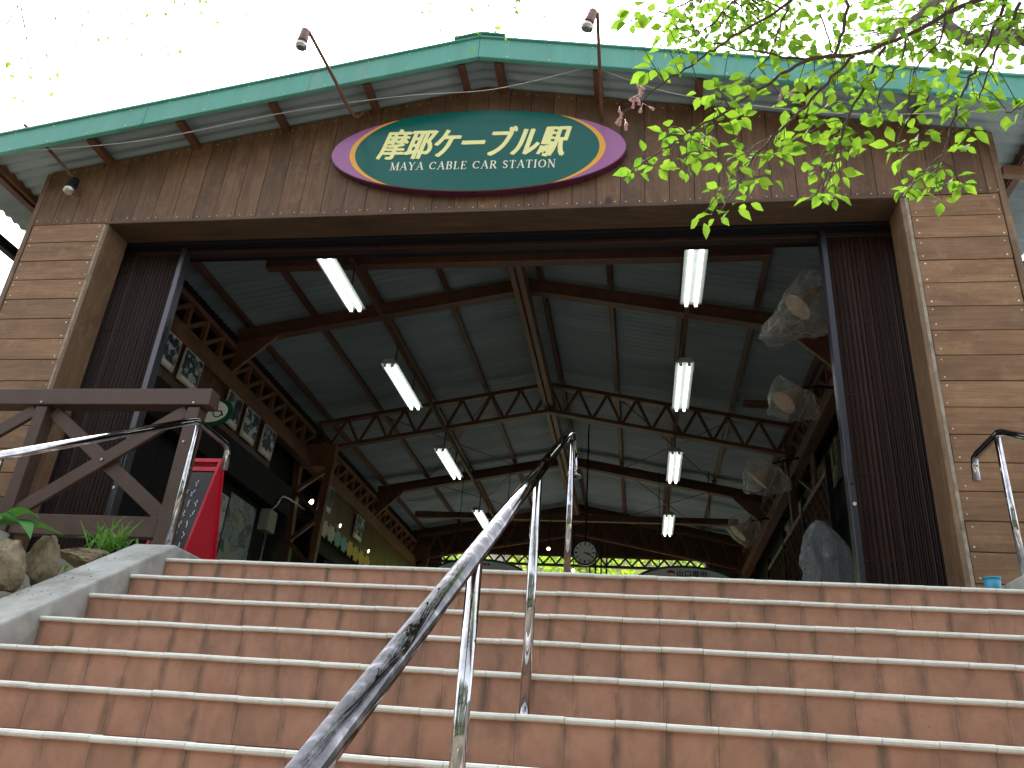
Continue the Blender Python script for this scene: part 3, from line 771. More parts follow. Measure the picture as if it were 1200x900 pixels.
spotlight('middle spotlight, hooked arm rising left of the sign to a lamp above the roof edge',
          [(-2.38, 5.19, 5.15), (-2.39, 5.12, 5.14), (-2.43, 5.06, 5.02), (-2.47, 4.96, 5.02), (-2.53, 4.66, 5.10), (-2.61, 4.29, 5.19)], (-2.64, 4.29, 5.11), (-.05, 0, -1), 'm')
spotlight('right spotlight, straight arm rising over the right end of the sign',
          [(-.33, 5.19, 4.96), (-.33, 5.08, 4.96), (-.33, 4.9, 5.01), (-.33, 4.6, 5.09), (-.33, 4.30, 5.18)], (-.385, 4.30, 5.11), (-.25, 0, -1), 'm')
spotlight('left spotlight, low on the gable with its arm running back up to the fascia',
          [(-4.98, 5.19, 4.42), (-5.0, 5.13, 4.50), (-5.15, 4.95, 4.66), (-5.38, 4.78, 4.86)], (-4.98, 5.09, 4.42), (.15, -.3, -1), 'left')
def cable(label, pts, r=.0035):
    m_ = MB(); m_.tube(smooth_curve(pts, 8), r, 5); return tagit(m_.build('cable', M['wire'], None, pts[0]), label, 'cable')
cable('thin pale cable sagging under the left and middle eaves', [(-5.6, 4.85, 4.62), (-4.3, 4.9, 4.72), (-3.0, 4.92, 4.98), (-2.0, 4.95, 5.12), (-1.2, 4.93, 5.12), (-.36, 4.85, 5.24)])
cable('thin pale cable sagging under the right eaves behind the cherry leaves', [(-.36, 4.85, 5.2), (.2, 4.93, 4.98), (.9, 4.95, 4.80), (1.7, 4.95, 4.66), (2.6, 4.88, 4.58)])

# ================================================================ fluorescent lamps
def lamp_proto():
    """origin at the centre of the fitting; runs along y"""
    o = empty('fluorescent_lamp', (0, 0, 0)); L = 1.25
    m_ = MB(); m_.prism([(-.10, -.0), (.10, -.0), (.05, .055), (-.05, .055)], -L / 2, L / 2); m_.build('reflector', M['lamp_tray'], o)
    for sx in (-.045, .045):
        m_ = MB(); m_.tube([(sx, -L / 2 + .03, -.022), (sx, L / 2 - .03, -.022)], .0165, 10); m_.build('lamp_tube', M['tube'], o)
        for e in (-1, 1):
            m_ = MB(); m_.box(sx - .016, sx + .016, e * (L / 2 - .027), e * (L / 2 - .004), -.042, -.001); m_.build('tube_holder', M['white_metal'], o)
    for e in (-.4, .4):
        m_ = MB(); m_.tube([(0, e, .05), (0, e, .36)], .010, 6); m_.build('hanger', M['brown_steel'], o)
    return o
rows = []
for side, xs in (('right', .46), ('left', -2.87)):
    for i, yy in enumerate((6.19, 8.63, 11.3, 14.25)): rows.append((side, xs, i, yy))
ordn = ['nearest', 'second', 'third', 'farthest']
proto = lamp_proto()
for k, (side, x, i, y) in enumerate(rows):
    o = proto if k == 0 else copy_tree(proto)
    o.location = (x, y, 4.15)
    tagit(o, 'lit twin tube lamp, %s of the four hanging in the %s row under the roof' % (ordn[i], side), 'ceiling lamp', 'lit fluorescent lamps in two rows')
for k, x in enumerate((.47, -2.87)):
    m_ = MB(); m_.box(x - .02, x + .02, 6.2, 15.6, 4.50, 4.55); o = m_.build('lamp_rail', M['brown_steel'], B)
# ================================================================ clock
ck = empty('clock', (-.83, 12.0, 2.83), 'round white wall clock hanging behind the top of the stairs', 'clock')
cc = Vector((-.83, 12.0, 3.02)); R_ = .185
m_ = MB(); m_.prism(ellipse(cc.x, cc.z, R_, R_, 40), 11.93, 12.0); m_.build('clock_case', M['black'], ck)
m_ = MB(); m_.prism(ellipse(cc.x, cc.z, R_ * .88, R_ * .88, 40), 11.925, 11.9295); m_.build('clock_face', M['white_print'], ck)
for h in range(12):
    a = rad(30 * h); d = Vector((math.sin(a), 0, math.cos(a))); c_ = cc + d * R_ * .72
    m_ = MB(); m_.bar(Vector((c_.x, 11.922, c_.z)) - d * .022, Vector((c_.x, 11.922, c_.z)) + d * .022, .004, .012 if h % 3 else .02, (d.z, 0, -d.x)); m_.build('numeral_mark', M['black_print'], ck)
for ang, L, w_ in ((102, .10, .014), (118, .15, .010)):
    a = rad(ang); d = Vector((math.sin(a), 0, math.cos(a))); p = Vector((cc.x, 11.917, cc.z))
    m_ = MB(); m_.bar(p - d * .02, p + d * L, .003, w_, (d.z, 0, -d.x)); m_.build('clock_hand', M['black_print'], ck)
m_ = MB(); m_.tube([(cc.x, 11.97, 3.2), (cc.x, 11.97, 5.1)], .012, 6); m_.build('hanging_rod', M['dark'], ck)

# ================================================================ oval direction signs far inside
def oval_sign(x, y, z, a, b, label):
    o = empty('oval_sign', (x, y, z - b), label, 'sign', 'oval hanging signs inside the hall')
    m_ = MB(); m_.prism(ellipse(x, z, a, b, 60), y, y + .04); m_.build('sign_border', M['sign_green'], o)
    m_ = MB(); m_.prism(ellipse(x, z, a * .93, b * .86, 60), y - .004, y - .0005); m_.build('sign_face', M['white_print'], o)
    for sx in (-.5, .5):
        m_ = MB(); m_.tube([(x + a * sx, y + .02, z + b * .8), (x + a * sx, y + .02, 4.7)], .006, 5); m_.build('hanging_rod', M['dark'], o)
    return o
o1 = oval_sign(.68, 13.0, 2.86, .80, .28, 'white oval exit sign with green rim and Japanese lettering, right of the clock')
place_text(text_mesh('出口専用', 1, .018), 'lettering', M['black_print'], .77, 3.012, .46, .10, o1, 12.993)
m_ = MB(); m_.prism([(.45 + .065 * math.cos(t), 3.012 + .05 * math.sin(t)) for t in [math.pi * i / 12 for i in range(13)]], 12.990, 12.995); m_.build('red_emblem', M['red'], o1)
m_ = MB(); m_.prism([(.45 + .065 * math.cos(t), 3.005 - .035 * math.sin(t)) for t in [math.pi * i / 12 for i in range(13)]], 12.990, 12.995); m_.build('grey_emblem', M['silver'], o1)
m_ = MB(); m_.bar((.6, 12.993, 2.90), (.95, 12.993, 2.90), .003, .012); m_.bar((.4, 12.993, 2.90), (.55, 12.993, 2.90), .003, .012); m_.build('small_print', M['black_print'], o1)
o2 = oval_sign(-2.62, 13.0, 2.87, .80, .27, 'white oval sign with green rim, behind the middle handrail left of the clock')
m_ = MB()
for k in range(4): m_.box(-2.66 + k * .06, -2.62 + k * .06, 12.990, 12.994, 3.03, 3.06)
m_.build('small_print', M['black_print'], o2)

# ================================================================ framed pictures and posters on the left wall
def framed(y0, y1, z0, z1, label, mat='night_photo', x=-4.82, group='framed photos along the left wall', tilt=.02):
    o = empty('framed_photo', (x, y0, z0), label, 'framed photo', group)
    def q(a, b_, c, d, t0, t1, nm, mt):
        m_ = MB(); vs = []
        for t in (t0, t1):
            for (yy, zz) in ((a, c), (b_, c), (b_, d), (a, d)): vs.append((x + t + tilt * (zz - z0) / (z1 - z0), yy, zz))
        m_.add(vs, [(0, 1, 2, 3), (7, 6, 5, 4), (0, 4, 5, 1), (1, 5, 6, 2), (2, 6, 7, 3), (3, 7, 4, 0)]); return m_.build(nm, M[mt], o)
    q(y0, y1, z0, z1, 0, .02, 'frame', 'pale_card'); q(y0 + .015, y1 - .015, z0 + (z1 - z0) * .2, z1 - .015, .021, .024, 'photo_print', mat)
    q(y0 + .06, y1 - .06, z0 + .025, z0 + (z1 - z0) * .17, .021, .023, 'caption', 'white_print')
    return o
framed(6.66, 6.95, 3.50, 3.855, 'framed dark photo nearest the left folding gate')
framed(7.05, 7.43, 3.49, 3.855, 'framed dark photo with a white caption, second from the left gate')
framed(8.08, 8.44, 3.47, 3.85, 'framed dark photo just behind the oval wheelchair sign')
framed(8.57, 8.93, 3.47, 3.85, 'framed photo between the wheelchair sign and the lattice column, middle one')
framed(9.10, 9.46, 3.47, 3.85, 'framed photo closest before the brown lattice column')
framed(11.42, 11.77, 3.46, 3.84, 'framed photo under the small spotlights, just behind the lattice column')
framed(12.95, 13.35, 3.42, 3.82, 'framed photo farther down the left wall, above the card garland')
def panel(name, y0, y1, z0, z1, mat, label, cat='poster', x=-4.835):
    m_ = MB(); m_.box(x, x + .012, y0, y1, z0, z1, .002); return tagit(m_.build(name, M[mat], None, (x, y0, z0)), label, cat)
panel('poster', 8.12, 8.68, 1.6, 2.72, 'map_print', 'white printed map poster right behind the red standing board')
panel('photo_board', 8.72, 9.42, 1.6, 2.80, 'town_photo', 'large town photo board between the map poster and the grey box', 'photo board')
panel('poster', 11.35, 11.9, 2.05, 2.6, 'map_print', 'small white notice behind the foot of the lattice column')
panel('poster', 12.1, 12.7, 2.15, 2.7, 'map_print', 'white notice low on the wall below the yellow garland')
o = empty('junction_box', (-4.8, 9.35, 2.62), 'beige metal junction box with conduits beside the lattice column', 'electrical box')
m_ = MB(); m_.box(-4.84, -4.70, 9.55, 9.78, 2.58, 2.86, .008); m_.build('box_body', M['box'], o)
m_ = MB(); m_.tube(smooth_curve([(-4.76, 9.66, 2.85), (-4.68, 9.66, 2.95), (-4.67, 9.8, 3.10), (-4.67, 10.5, 3.14)], 4), .014, 6); m_.tube([(-4.76, 9.66, 2.6), (-4.76, 9.66, FL)], .014, 6); m_.build('conduit', M['silver'], o)
for i, (y, z) in enumerate(((11.1, 3.42), (12.35, 3.42), (13.9, 3.4), (15.6, 3.4))):
    m_ = MB(); m_.tube([(0, 0, 0), (0, .03, .03), (0, .06, .06)], [.030, .034, .02], 10)
    o = link('wall_spotlight', m_.mesh('wall_spotlight', M['spot']), None, (-4.86, y, z))
    tagit(o, 'small lit spotlight over the left wall, %s from the lattice column' % ['first', 'second', 'third', 'fourth'][i], 'spotlight', 'small lit spotlights on the left wall')
    m_ = MB(); m_.tube([(-4.86, y + .05, z + .05), (-4.9, y + .07, z + .2), (-5.03, y + .07, z + .25)], .012, 6); m_.build('spotlight_arm', M['dark'], o)
for i, (x, z, y) in enumerate(((-1.75, 3.9, 15.2), (-1.3, 3.6, 15.6))):
    m_ = MB(); m_.tube([(0, 0, 0), (0, .05, .0)], [.035, .02], 10)
    o = link('ceiling_spotlight', m_.mesh('ceiling_spotlight', M['spot']), None, (x, y, z))
    tagit(o, ['lit spotlight far inside, left of the clock', 'dimmer lit spotlight far inside, nearest the clock'][i], 'spotlight')
    m_ = MB(); m_.tube([(x, y + .04, z), (x, y + .04, 4.6)], .008, 5); m_.build('stem', M['dark'], o)
# garland of cut-out cards
gl = empty('card_garland', (-4.66, 11.2, 3.0), 'garland of scalloped yellow, teal and white cards on the black band', 'garland')
cols = ['pale_card', 'pale_card', 'teal_card', 'teal_card', 'yellow', 'yellow', 'yellow', 'yellow']
for i in range(8):
    y = 11.25 + i * .30; pts = []
    for k in range(16):
        a = 2 * math.pi * k / 16; r = .155 * (1 + .16 * (1 if k % 2 else -1)); pts.append((y + .13 + r * math.cos(a) * 1.05, 3.12 + r * .8 * math.sin(a)))
    m_ = MB(); m_.prism(pts, -4.70, -4.69, 'yz'); m_.build('card', M[cols[i]], gl)

# ---- oval wheelchair sign
ow = empty('oval_toilet_sign', (-4.28, 7.0, 2.98), 'green rimmed oval sign with wheelchair pictogram, behind the fence rail', 'sign')
ox, oz = -4.30, 3.09
m_ = MB(); m_.prism(ellipse(ox, oz, .235, .155, 40), 7.0, 7.03); m_.build('sign_border', M['rim_green'], ow)
m_ = MB(); m_.prism(ellipse(ox - .015, oz, .20, .122, 40), 6.995, 6.9995); m_.build('sign_face', M['ivory'], ow)
m_ = MB(); px_, pz_ = ox + .09, oz + .02
m_.tube([(px_ + .05 * math.cos(a) - .005, 6.991, pz_ - .035 + .05 * math.sin(a)) for a in [rad(150 + 22 * i) for i in range(10)]], .006, 6)
m_.tube([(px_ - .02, 6.991, pz_ + .045), (px_ - .015, 6.991, pz_ - .02), (px_ + .03, 6.991, pz_ - .02), (px_ + .055, 6.991, pz_ - .07)], .007, 6)
m_.tube([(px_ - .022, 6.991, pz_ + .068), (px_ - .022, 6.991, pz_ + .072)], .014, 8); m_.build('wheelchair_pictogram', M['black_print'], ow)
m_ = MB()
for k in range(2):
    bx = ox - .13 + k * .09
    m_.tube([(bx, 6.991, oz + .06), (bx, 6.991, oz + .064)], .016, 8); m_.bar((bx, 6.991, oz + .035), (bx, 6.991, oz - .03), .006, .03, (1, 0, 0)); m_.bar((bx, 6.991, oz - .03), (bx, 6.991, oz - .08), .006, .016, (1, 0, 0))
m_.build('person_pictogram', M['black_print'], ow)
m_ = MB(); m_.bar((ox - .26, 7.015, oz), (-5.04, 7.015, oz), .02, .03); m_.build('bracket', M['dark'], ow)

# ================================================================ red A-frame board
af = empty('a_frame_board', (-2.95, 4.85, FL), 'red A-frame standing board with a black writing panel, behind the fence post', 'standing sign')
def slab(pts, t, name, mat, par):
    """quad pts thickened along its normal"""
    p = [Vector(q) for q in pts]; nrm = (p[1] - p[0]).cross(p[3] - p[0]).normalized() * t
    m_ = MB(); vs = [q - nrm for q in p] + [q + nrm for q in p]
    m_.add(vs, [(0, 1, 2, 3), (7, 6, 5, 4), (0, 4, 5, 1), (1, 5, 6, 2), (2, 6, 7, 3), (3, 7, 4, 0)]); return m_.build(name, M[mat], par)
ax0, ax1, zt = -3.15, -2.86, 1.82; yt = 4.95; yf, yb = 4.72, 5.22
def fp(u, v_): return (ax0 + (ax1 - ax0) * u, yf + (yt - yf) * v_, FL + (zt - FL) * v_)
slab([fp(0, 0), fp(.06, 0), fp(.06, 1), fp(0, 1)], .012, 'side_rail', 'red', af); slab([fp(.94, 0), fp(1, 0), fp(1, 1), fp(.94, 1)], .012, 'side_rail', 'red', af)
slab([fp(.065, .0), fp(.935, .0), fp(.935, .06), fp(.065, .06)], .012, 'bottom_rail', 'red', af)
slab([fp(.065, .89), fp(.935, .89), fp(.935, .925), fp(.065, .925)], .012, 'top_rail', 'red', af); slab([fp(.065, .97), fp(.935, .97), fp(.935, 1), fp(.065, 1)], .012, 'carry_handle', 'red', af)
slab([fp(.065, .07), fp(.935, .07), fp(.935, .88), fp(.065, .88)], .006, 'writing_panel', 'black_board', af)
m_ = MB()
for cu_, n_ in ((.80, 6), (.62, 8), (.45, 7)):
    for k in range(n_):
        v0 = .16 + k * .085
        for st_ in range(3):
            a = Vector(fp(cu_ + random.uniform(-.02, .02), v0 + .015 * st_)) + Vector((0, -.014, .002)); b_ = Vector(fp(cu_ + random.uniform(-.045, .045), v0 + .012 + .02 * st_)) + Vector((0, -.014, .002))
            m_.bar(a, b_, .003, .006, (0, -1, 0))
m_.build('chalk_marks', M['white_print'], af)
slab([(ax1 + .001, yb, FL), (ax0, yb, FL), (ax0, yt + .02, zt), (ax1 + .001, yt + .02, zt)], .010, 'rear_leaf', 'red', af)
# side cheeks that close the triangle
m_ = MB(); m_.prism([(yf + .02, FL + .02), (yb - .02, FL + .02), (yt + .02, zt - .03), (yt - .005, zt - .03)], ax1 - .022, ax1 - .012, 'yz'); m_.build('side_web', M['red'], af)

# ================================================================ brown fence left of the stairs
fn = empty('timber_fence', (-4.4, 4.5, .9), 'brown painted fence with X braces in front of the left pillar', 'fence')
fy = 4.5
def fbar(p, q, w_, h_, name, mat='fence', bev=.004): m_ = MB(); m_.bar((p[0], fy + p[2], p[1]), (q[0], fy + q[2], q[1]), w_, h_, (0, 0, 1) if abs(p[1] - q[1]) < .3 else (0, 1, 0), bev); return m_.build(name, M[mat], fn)
fbar((-6.6, 2.055, 0), (-2.755, 2.065, 0), .12, .115, 'top_rail')
fbar((-2.86, .90, 0), (-2.86, 1.995, 0), .085, .10, 'post')
fbar((-3.955, .90, 0), (-3.955, 1.995, 0), .085, .10, 'post')
fbar((-5.05, .90, 0), (-5.05, 1.995, 0), .085, .10, 'post')
fbar((-3.90, 1.20, .0), (-2.91, 1.20, .0), .07, .13, 'bottom_rail'); fbar((-5.0, 1.20, .0), (-4.0, 1.20, .0), .07, .13, 'bottom_rail')
for x0, x1 in ((-3.90, -2.915), (-5.0, -4.01)):
    fbar((x0, 1.28, -.018), (x1, 1.98, -.018), .09, .03, 'brace')
    fbar((x0, 1.98, .016), (x1, 1.28, .016), .09, .03, 'brace')
    m_ = MB(); m_.tube([((x0 + x1) / 2, fy - .034, 1.63), ((x0 + x1) / 2, fy - .042, 1.63)], .010, 8); m_.build('bolt_head', M['silver'], fn)
for x, z in ((-2.86, 2.02), (-2.86, 1.75), (-3.955, 2.02)):
    m_ = MB(); m_.tube([(x, fy - .06, z), (x, fy - .066, z)], .007, 8); m_.build('bolt_head', M['silver'], fn)

# ================================================================ stainless handrails
def rail_obj(label, origin, rails, posts, rr=.0225, rp=.018, steel='chrome'):
    o = empty('handrail', origin, label, 'handrail', 'stainless stair handrails')
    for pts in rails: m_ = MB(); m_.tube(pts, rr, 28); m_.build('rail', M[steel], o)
    for p, q in posts:
        m_ = MB(); m_.tube([p, q], rp, 16); ps = m_.build('post', M['chrome'], o)
        m_ = MB(); m_.tube([p, (p[0], p[1], p[2] + .006), (p[0], p[1], p[2] + .010)], [.045, .045, .02], 18); m_.build('floor_flange', M['chrome'], ps)
    return o
HX = -.388
def hz(y): return 1.70 + .555 * (y - 4.10)
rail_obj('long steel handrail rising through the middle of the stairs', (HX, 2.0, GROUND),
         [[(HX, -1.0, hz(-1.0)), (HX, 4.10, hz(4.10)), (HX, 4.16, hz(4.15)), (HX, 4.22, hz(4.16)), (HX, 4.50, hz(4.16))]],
         [((HX, 1.88, FL - 7 * RISE - .15), (HX, 1.88, hz(1.88))), ((HX, 2.90, FL - 4 * RISE - .15), (HX, 2.90, hz(2.90))), ((HX, 4.27, FL), (HX, 4.27, hz(4.16))), ((HX, .75, FL - 12 * RISE), (HX, .75, hz(.75))), ((HX, 4.50, hz(4.16) - .15), (HX, 4.50, hz(4.16)))], steel='dark_reflection_chrome')
LX = SX0 - .13
def lz(y): return 1.79 + .555 * (y - 4.19)
rail_obj('steel handrail on the left concrete wall in front of the brown fence', (LX, 3.5, .5),
         [[(LX, .5, lz(.5)), (LX, 4.17, lz(4.17)), (LX, 4.21, lz(4.19)), (LX, 4.25, lz(4.19)), (LX, 4.56, lz(4.19)), (LX, 4.60, lz(4.19) - .01), (LX, 4.62, lz(4.19) - .04), (LX, 4.63, lz(4.19) - .16)]],
         [((LX, 4.22, FL + .085), (LX, 4.22, lz(4.19))), ((LX, 2.86, .30), (LX, 2.86, lz(2.86)))], rr=.021, rp=.017)
RX = SX1 + .15
rail_obj('steel handrail on the right kerb in front of the board wall', (RX, 3.5, .5),
         [[(RX, .5, lz(.5)), (RX, 4.33, 1.82), (RX, 4.38, 1.84), (RX, 4.43, 1.84), (RX, 4.70, 1.84), (RX, 4.75, 1.83), (RX, 4.77, 1.79), (RX, 4.78, 1.70)]],
         [((RX, 4.42, FL + .085), (RX, 4.42, 1.83)), ((RX, 2.9, .30), (RX, 2.9, lz(2.9)))], rr=.021, rp=.017)

# ================================================================ boulders and plants on the planter
def boulder(c, r, label, seed):
    rnd = random.Random(seed); bm = bmesh.new(); bmesh.ops.create_icosphere(bm, subdivisions=5, radius=1)
    from mathutils import noise as mn
    off = Vector((seed * 3.1, seed * 1.7, 0)); planes = [(Vector((rnd.gauss(0, 1), rnd.gauss(0, 1), rnd.gauss(0, 1))).normalized(), rnd.uniform(.55, .85)) for _ in range(13)]
    for v in bm.verts:
        p = v.co.copy()
        for nrm, d in planes:
            k = p.dot(nrm)
            if k > d: p -= nrm * (k - d) * .85
        p *= 1 + .13 * mn.fractal(v.co * 2.2 + off, .7, 2.1, 6)
        v.co = Vector((p.x * r[0], p.y * r[1], p.z * r[2]))
    me = bpy.data.meshes.new('boulder'); bm.to_mesh(me); bm.free(); me.materials.append(M['stone'])
    for p in me.polygons: p.use_smooth = True
    tagit(link('boulder', me, None, c), label, 'boulder', 'boulders lining the planter')
bx_ = SX0 - .26
boulder((-2.88, 3.13, .58), (.10, .125, .14), 'leftmost tan boulder, cut by the left picture edge', 1)
boulder((-2.87, 3.34, .685), (.085, .11, .135), 'tall tan boulder, second from the left under the broad leaves', 2)
boulder((-2.87, 3.57, .775), (.080, .115, .125), 'squarish tan boulder right of the broad leaf plant', 3)
boulder((-2.90, 3.93, .865), (.11, .20, .075), 'flat grey boulder in front of the bamboo grass', 4)
def blade(m_, base, d, L, w_, droop, seg=4, fold=.25):
    base = Vector(base); d = Vector(d).normalized(); side = d.cross(Vector((0, 0, 1)))
    if side.length < .05: side = Vector((1, 0, 0))
    side.normalize(); pts = []; k = len(m_.v)
    for i in range(seg + 1):
        t = i / seg; p = base + d * L * t + Vector((0, 0, -droop * L * t * t))
        ww = w_ * math.sin(math.pi * min(1, .12 + t * .88)) * (1 if t < 1 else .02)
        m_.v += [p - side * ww + Vector((0, 0, fold * ww)), p, p + side * ww + Vector((0, 0, fold * ww))]
    for i in range(seg):
        for j in (0, 1):
            a = k + i * 3 + j; m_.f.append((a, a + 1, a + 4, a + 3)); m_.sm.append(True)
def mesh_noflip(m_, name, mat, origin):
    me = bpy.data.meshes.new(name); o = Vector(origin); me.from_pydata([v - o for v in m_.v], [], m_.f); me.polygons.foreach_set('use_smooth', m_.sm); me.materials.append(mat); return me
bg_ = empty('bamboo_grass', (-2.93, 4.10, .90), 'tuft of bright bamboo grass beside the fence foot', 'plant')
for k in range(70):
    m_ = MB(); a = random.uniform(0, 2 * math.pi); el = random.uniform(.5, 1.45)
    b0 = Vector((-2.93 + random.gauss(0, .06), 4.10 + random.gauss(0, .04), .92 + random.uniform(0, .08)))
    blade(m_, b0, (math.cos(a) * math.cos(el), .5 * math.sin(a) * math.cos(el), math.sin(el)), random.uniform(.13, .27), random.uniform(.007, .012), random.uniform(.1, .7))
    link('leaf', mesh_noflip(m_, 'leaf', M['grass_leaf'], b0), bg_, b0)
# low weeds along the planter
m_ = MB()
for k in range(260):
    b0 = Vector((bx_ - random.uniform(.02, .9), random.uniform(3.3, 4.4), 0)); b0.z = .87 if b0.y > 4.1 else .87 - .555 * (4.1 - b0.y)
    a = random.uniform(0, 6.28); blade(m_, b0, (math.cos(a), math.sin(a), random.uniform(.5, 2)), random.uniform(.04, .10), random.uniform(.004, .009), .4, 3)
wd_ = link('weeds', mesh_noflip(m_, 'weeds', M['grass_leaf'], (0, 0, 0)), None, (0, 0, 0)); tagit(wd_, 'low green weeds growing along the planter behind the boulders', 'weeds', kind='stuff')
pp = empty('potted_plant', (-3.10, 3.42, .66), 'broad leaf plant in a white pot behind the left boulders', 'plant')
m_ = MB(); m_.tube([(-3.10, 3.42, .66), (-3.10, 3.42, .68), (-3.10, 3.42, .86), (-3.10, 3.42, .875)], [.065, .07, .095, .10], 24); m_.build('pot', M['pot'], pp)
for (dx, dy, dz, L, w_, dr) in ((1, -.25, .55, .27, .062, .75), (-.9, -.3, .6, .22, .055, .7), (.7, .2, .9, .28, .055, .6), (-.2, -.6, .9, .18, .05, .8), (1, .5, .3, .3, .055, .3), (-.5, .5, .9, .22, .055, .5), (.35, -.5, .75, .2, .06, .9)):
    b0 = Vector((-3.06 + dx * .04, 3.40, .90)); m_ = MB(); blade(m_, b0, (dx, dy, dz), L, w_, dr, 8, .35); link('leaf', mesh_noflip(m_, 'leaf', M['broad_leaf'], b0), pp, b0)
m_ = MB(); m_.tube([(1.82, 4.62, 1.006), (1.82, 4.62, 1.10)], [.034, .042], 14)
m_.tube([(1.82, 4.62, 1.099), (1.82, 4.62, 1.106)], .045, 14)
tagit(m_.build('plastic_cup', M['blue'], None, (1.82, 4.62, 1.006)), 'small blue plastic cup on the right kerb below the board wall', 'cup')
bk_ = MB(); bk_.box(2.06, 3.1, 4.15, 5.15, .7, 1.02, .02)
tagit(bk_.build('kerb_block', M['concrete'], None, (2.5, 4.6, .7)), 'pale wet concrete block at the far right foot of the board wall', 'kerb')

# ================================================================ wrapped horns on the right wall, plastic sheet, lattice screen
from mathutils import noise as mn
def crumple(prof_, seed, n=56, amp=.16, squash=.7):
    """bag: rings (x, z, radius) swept; creased"""
    vs = []; fs = []; P3 = smooth_curve([Vector(q) for q in prof_], 4); prof_ = [tuple(q) for q in P3]
    for i, (x, z, r) in enumerate(prof_):
        for a in range(n):
            A = 2 * math.pi * a / n; d = Vector((math.cos(A), math.sin(A) * squash, 0))
            k = 1 + amp * mn.noise(Vector((math.cos(A) * 2.2, math.sin(A) * 2.2, z * 7 + seed))) * 1.6 + amp * .8 * (.35 - abs(mn.noise(Vector((math.cos(A) * 3.2, math.sin(A) * 3.2, z * 3 + seed)))))
            vs.append(Vector((x + d.x * r * k, d.y * r * k, z + amp * .1 * mn.noise(Vector((A * 2, z * 5, seed))))))
    for i in range(len(prof_) - 1):
        for a in range(n): fs.append((i * n + a, i * n + (a + 1) % n, (i + 1) * n + (a + 1) % n, (i + 1) * n + a))
    fs.append(tuple(range(n))[::-1]); fs.append(tuple((len(prof_) - 1) * n + a for a in range(n)))
    return vs, fs
def wrapped_horn(c, kind, s, label, yaw=0.0):
    o = empty('wrapped_horn', c, label, 'wrapped loudspeaker', 'plastic wrapped fittings on the right wall'); seed = kind * 7.3
    if kind == 0:   # wide at the bottom, hanging corner to the lower left
        pr_ = [(.06, .30, .03), (.06, .28, .09), (.04, .20, .13), (.0, .08, .16), (-.02, -.05, .20), (-.03, -.18, .24), (-.02, -.27, .25), (-.02, -.28, .20)]
    elif kind == 1:
        pr_ = [(-.10, .24, .02), (-.08, .17, .09), (-.03, .08, .17), (0, 0, .21), (.03, -.10, .22), (.02, -.18, .23), (.0, -.20, .18)]
    else:
        pr_ = [(.02, .20, .10), (.0, .14, .17), (0, .02, .20), (.0, -.10, .17), (.03, -.18, .09), (.05, -.24, .025)]
    vs, fs = crumple([(a * s, b_ * s, r * s) for a, b_, r in pr_], seed, amp=.22)
    if kind == 0:
        for v in vs:
            if v.z < -.15 * s and v.x < -.1 * s: v.x -= .12 * s; v.z -= .10 * s
    m_ = MB(); m_.add(vs, fs, True); me = m_.mesh('plastic_wrap', M['bag']); q = link('plastic_wrap', me, o, (0, 0, 0), True)
    # the horn inside: a flared cone on a short stem
    m_ = MB(); m_.tube([(.10 * s, 0, .12 * s), (.06 * s, 0, .08 * s), (.0, 0, .02 * s), (-.05 * s, 0, -.03 * s), (-.08 * s, 0, -.06 * s)], [.035 * s, .04 * s, .07 * s, .11 * s, .14 * s], 20)
    link('horn', m_.mesh('horn', M['pink_lamp']), o, (0, 0, 0), True)
    m_ = MB(); m_.tube([(.10 * s, 0, .12 * s), (.3 * s, 0, .16 * s), (.72, .0, .16 * s)], .016, 8); link('wall_arm', m_.mesh('wall_arm', M['dark']), o, (0, 0, 0), True)
    o.rotation_euler = (0, 0, yaw)
wrapped_horn((1.50, 6.75, 4.13), 0, 1.05, 'topmost and largest bagged horn, half behind the right folding gate')
wrapped_horn((1.52, 7.95, 3.70), 1, 1.0, 'crumpled clear bag over a pink horn, second from the top on the right', .2)
wrapped_horn((1.55, 10.3, 3.70), 1, 1.15, 'third bagged horn from the top on the right wall', -.3)
wrapped_horn((1.58, 12.9, 3.72), 2, 1.15, 'smallest and lowest bagged horn with a knotted tail, nearest the exit sign')
# grey plastic sheet over a stand
vs, fs = crumple([(-.03, .36, .02), (-.02, .30, .08), (.0, .18, .17), (.03, .0, .24), (.05, -.25, .28), (.06, -.5, .30), (.06, -.9, .31)], 4.4, 40, .14, .6)
ps = empty('sheeted_stand', (1.62, 7.55, FL), 'stand draped in grey plastic sheeting beside the right folding gate', 'covered stand')
m_ = MB(); m_.add([v + Vector((1.62, 7.55, 1.92)) for v in vs], fs, True); m_.build('plastic_sheet', M['sheeting'], ps)
m_ = MB(); m_.box(1.50, 1.54, 7.53, 7.57, FL, 2.12); m_.box(1.72, 1.76, 7.53, 7.57, FL, 2.05); m_.box(1.5, 1.76, 7.52, 7.54, 1.9, 1.94); m_.build('stand_frame', M['black'], ps)
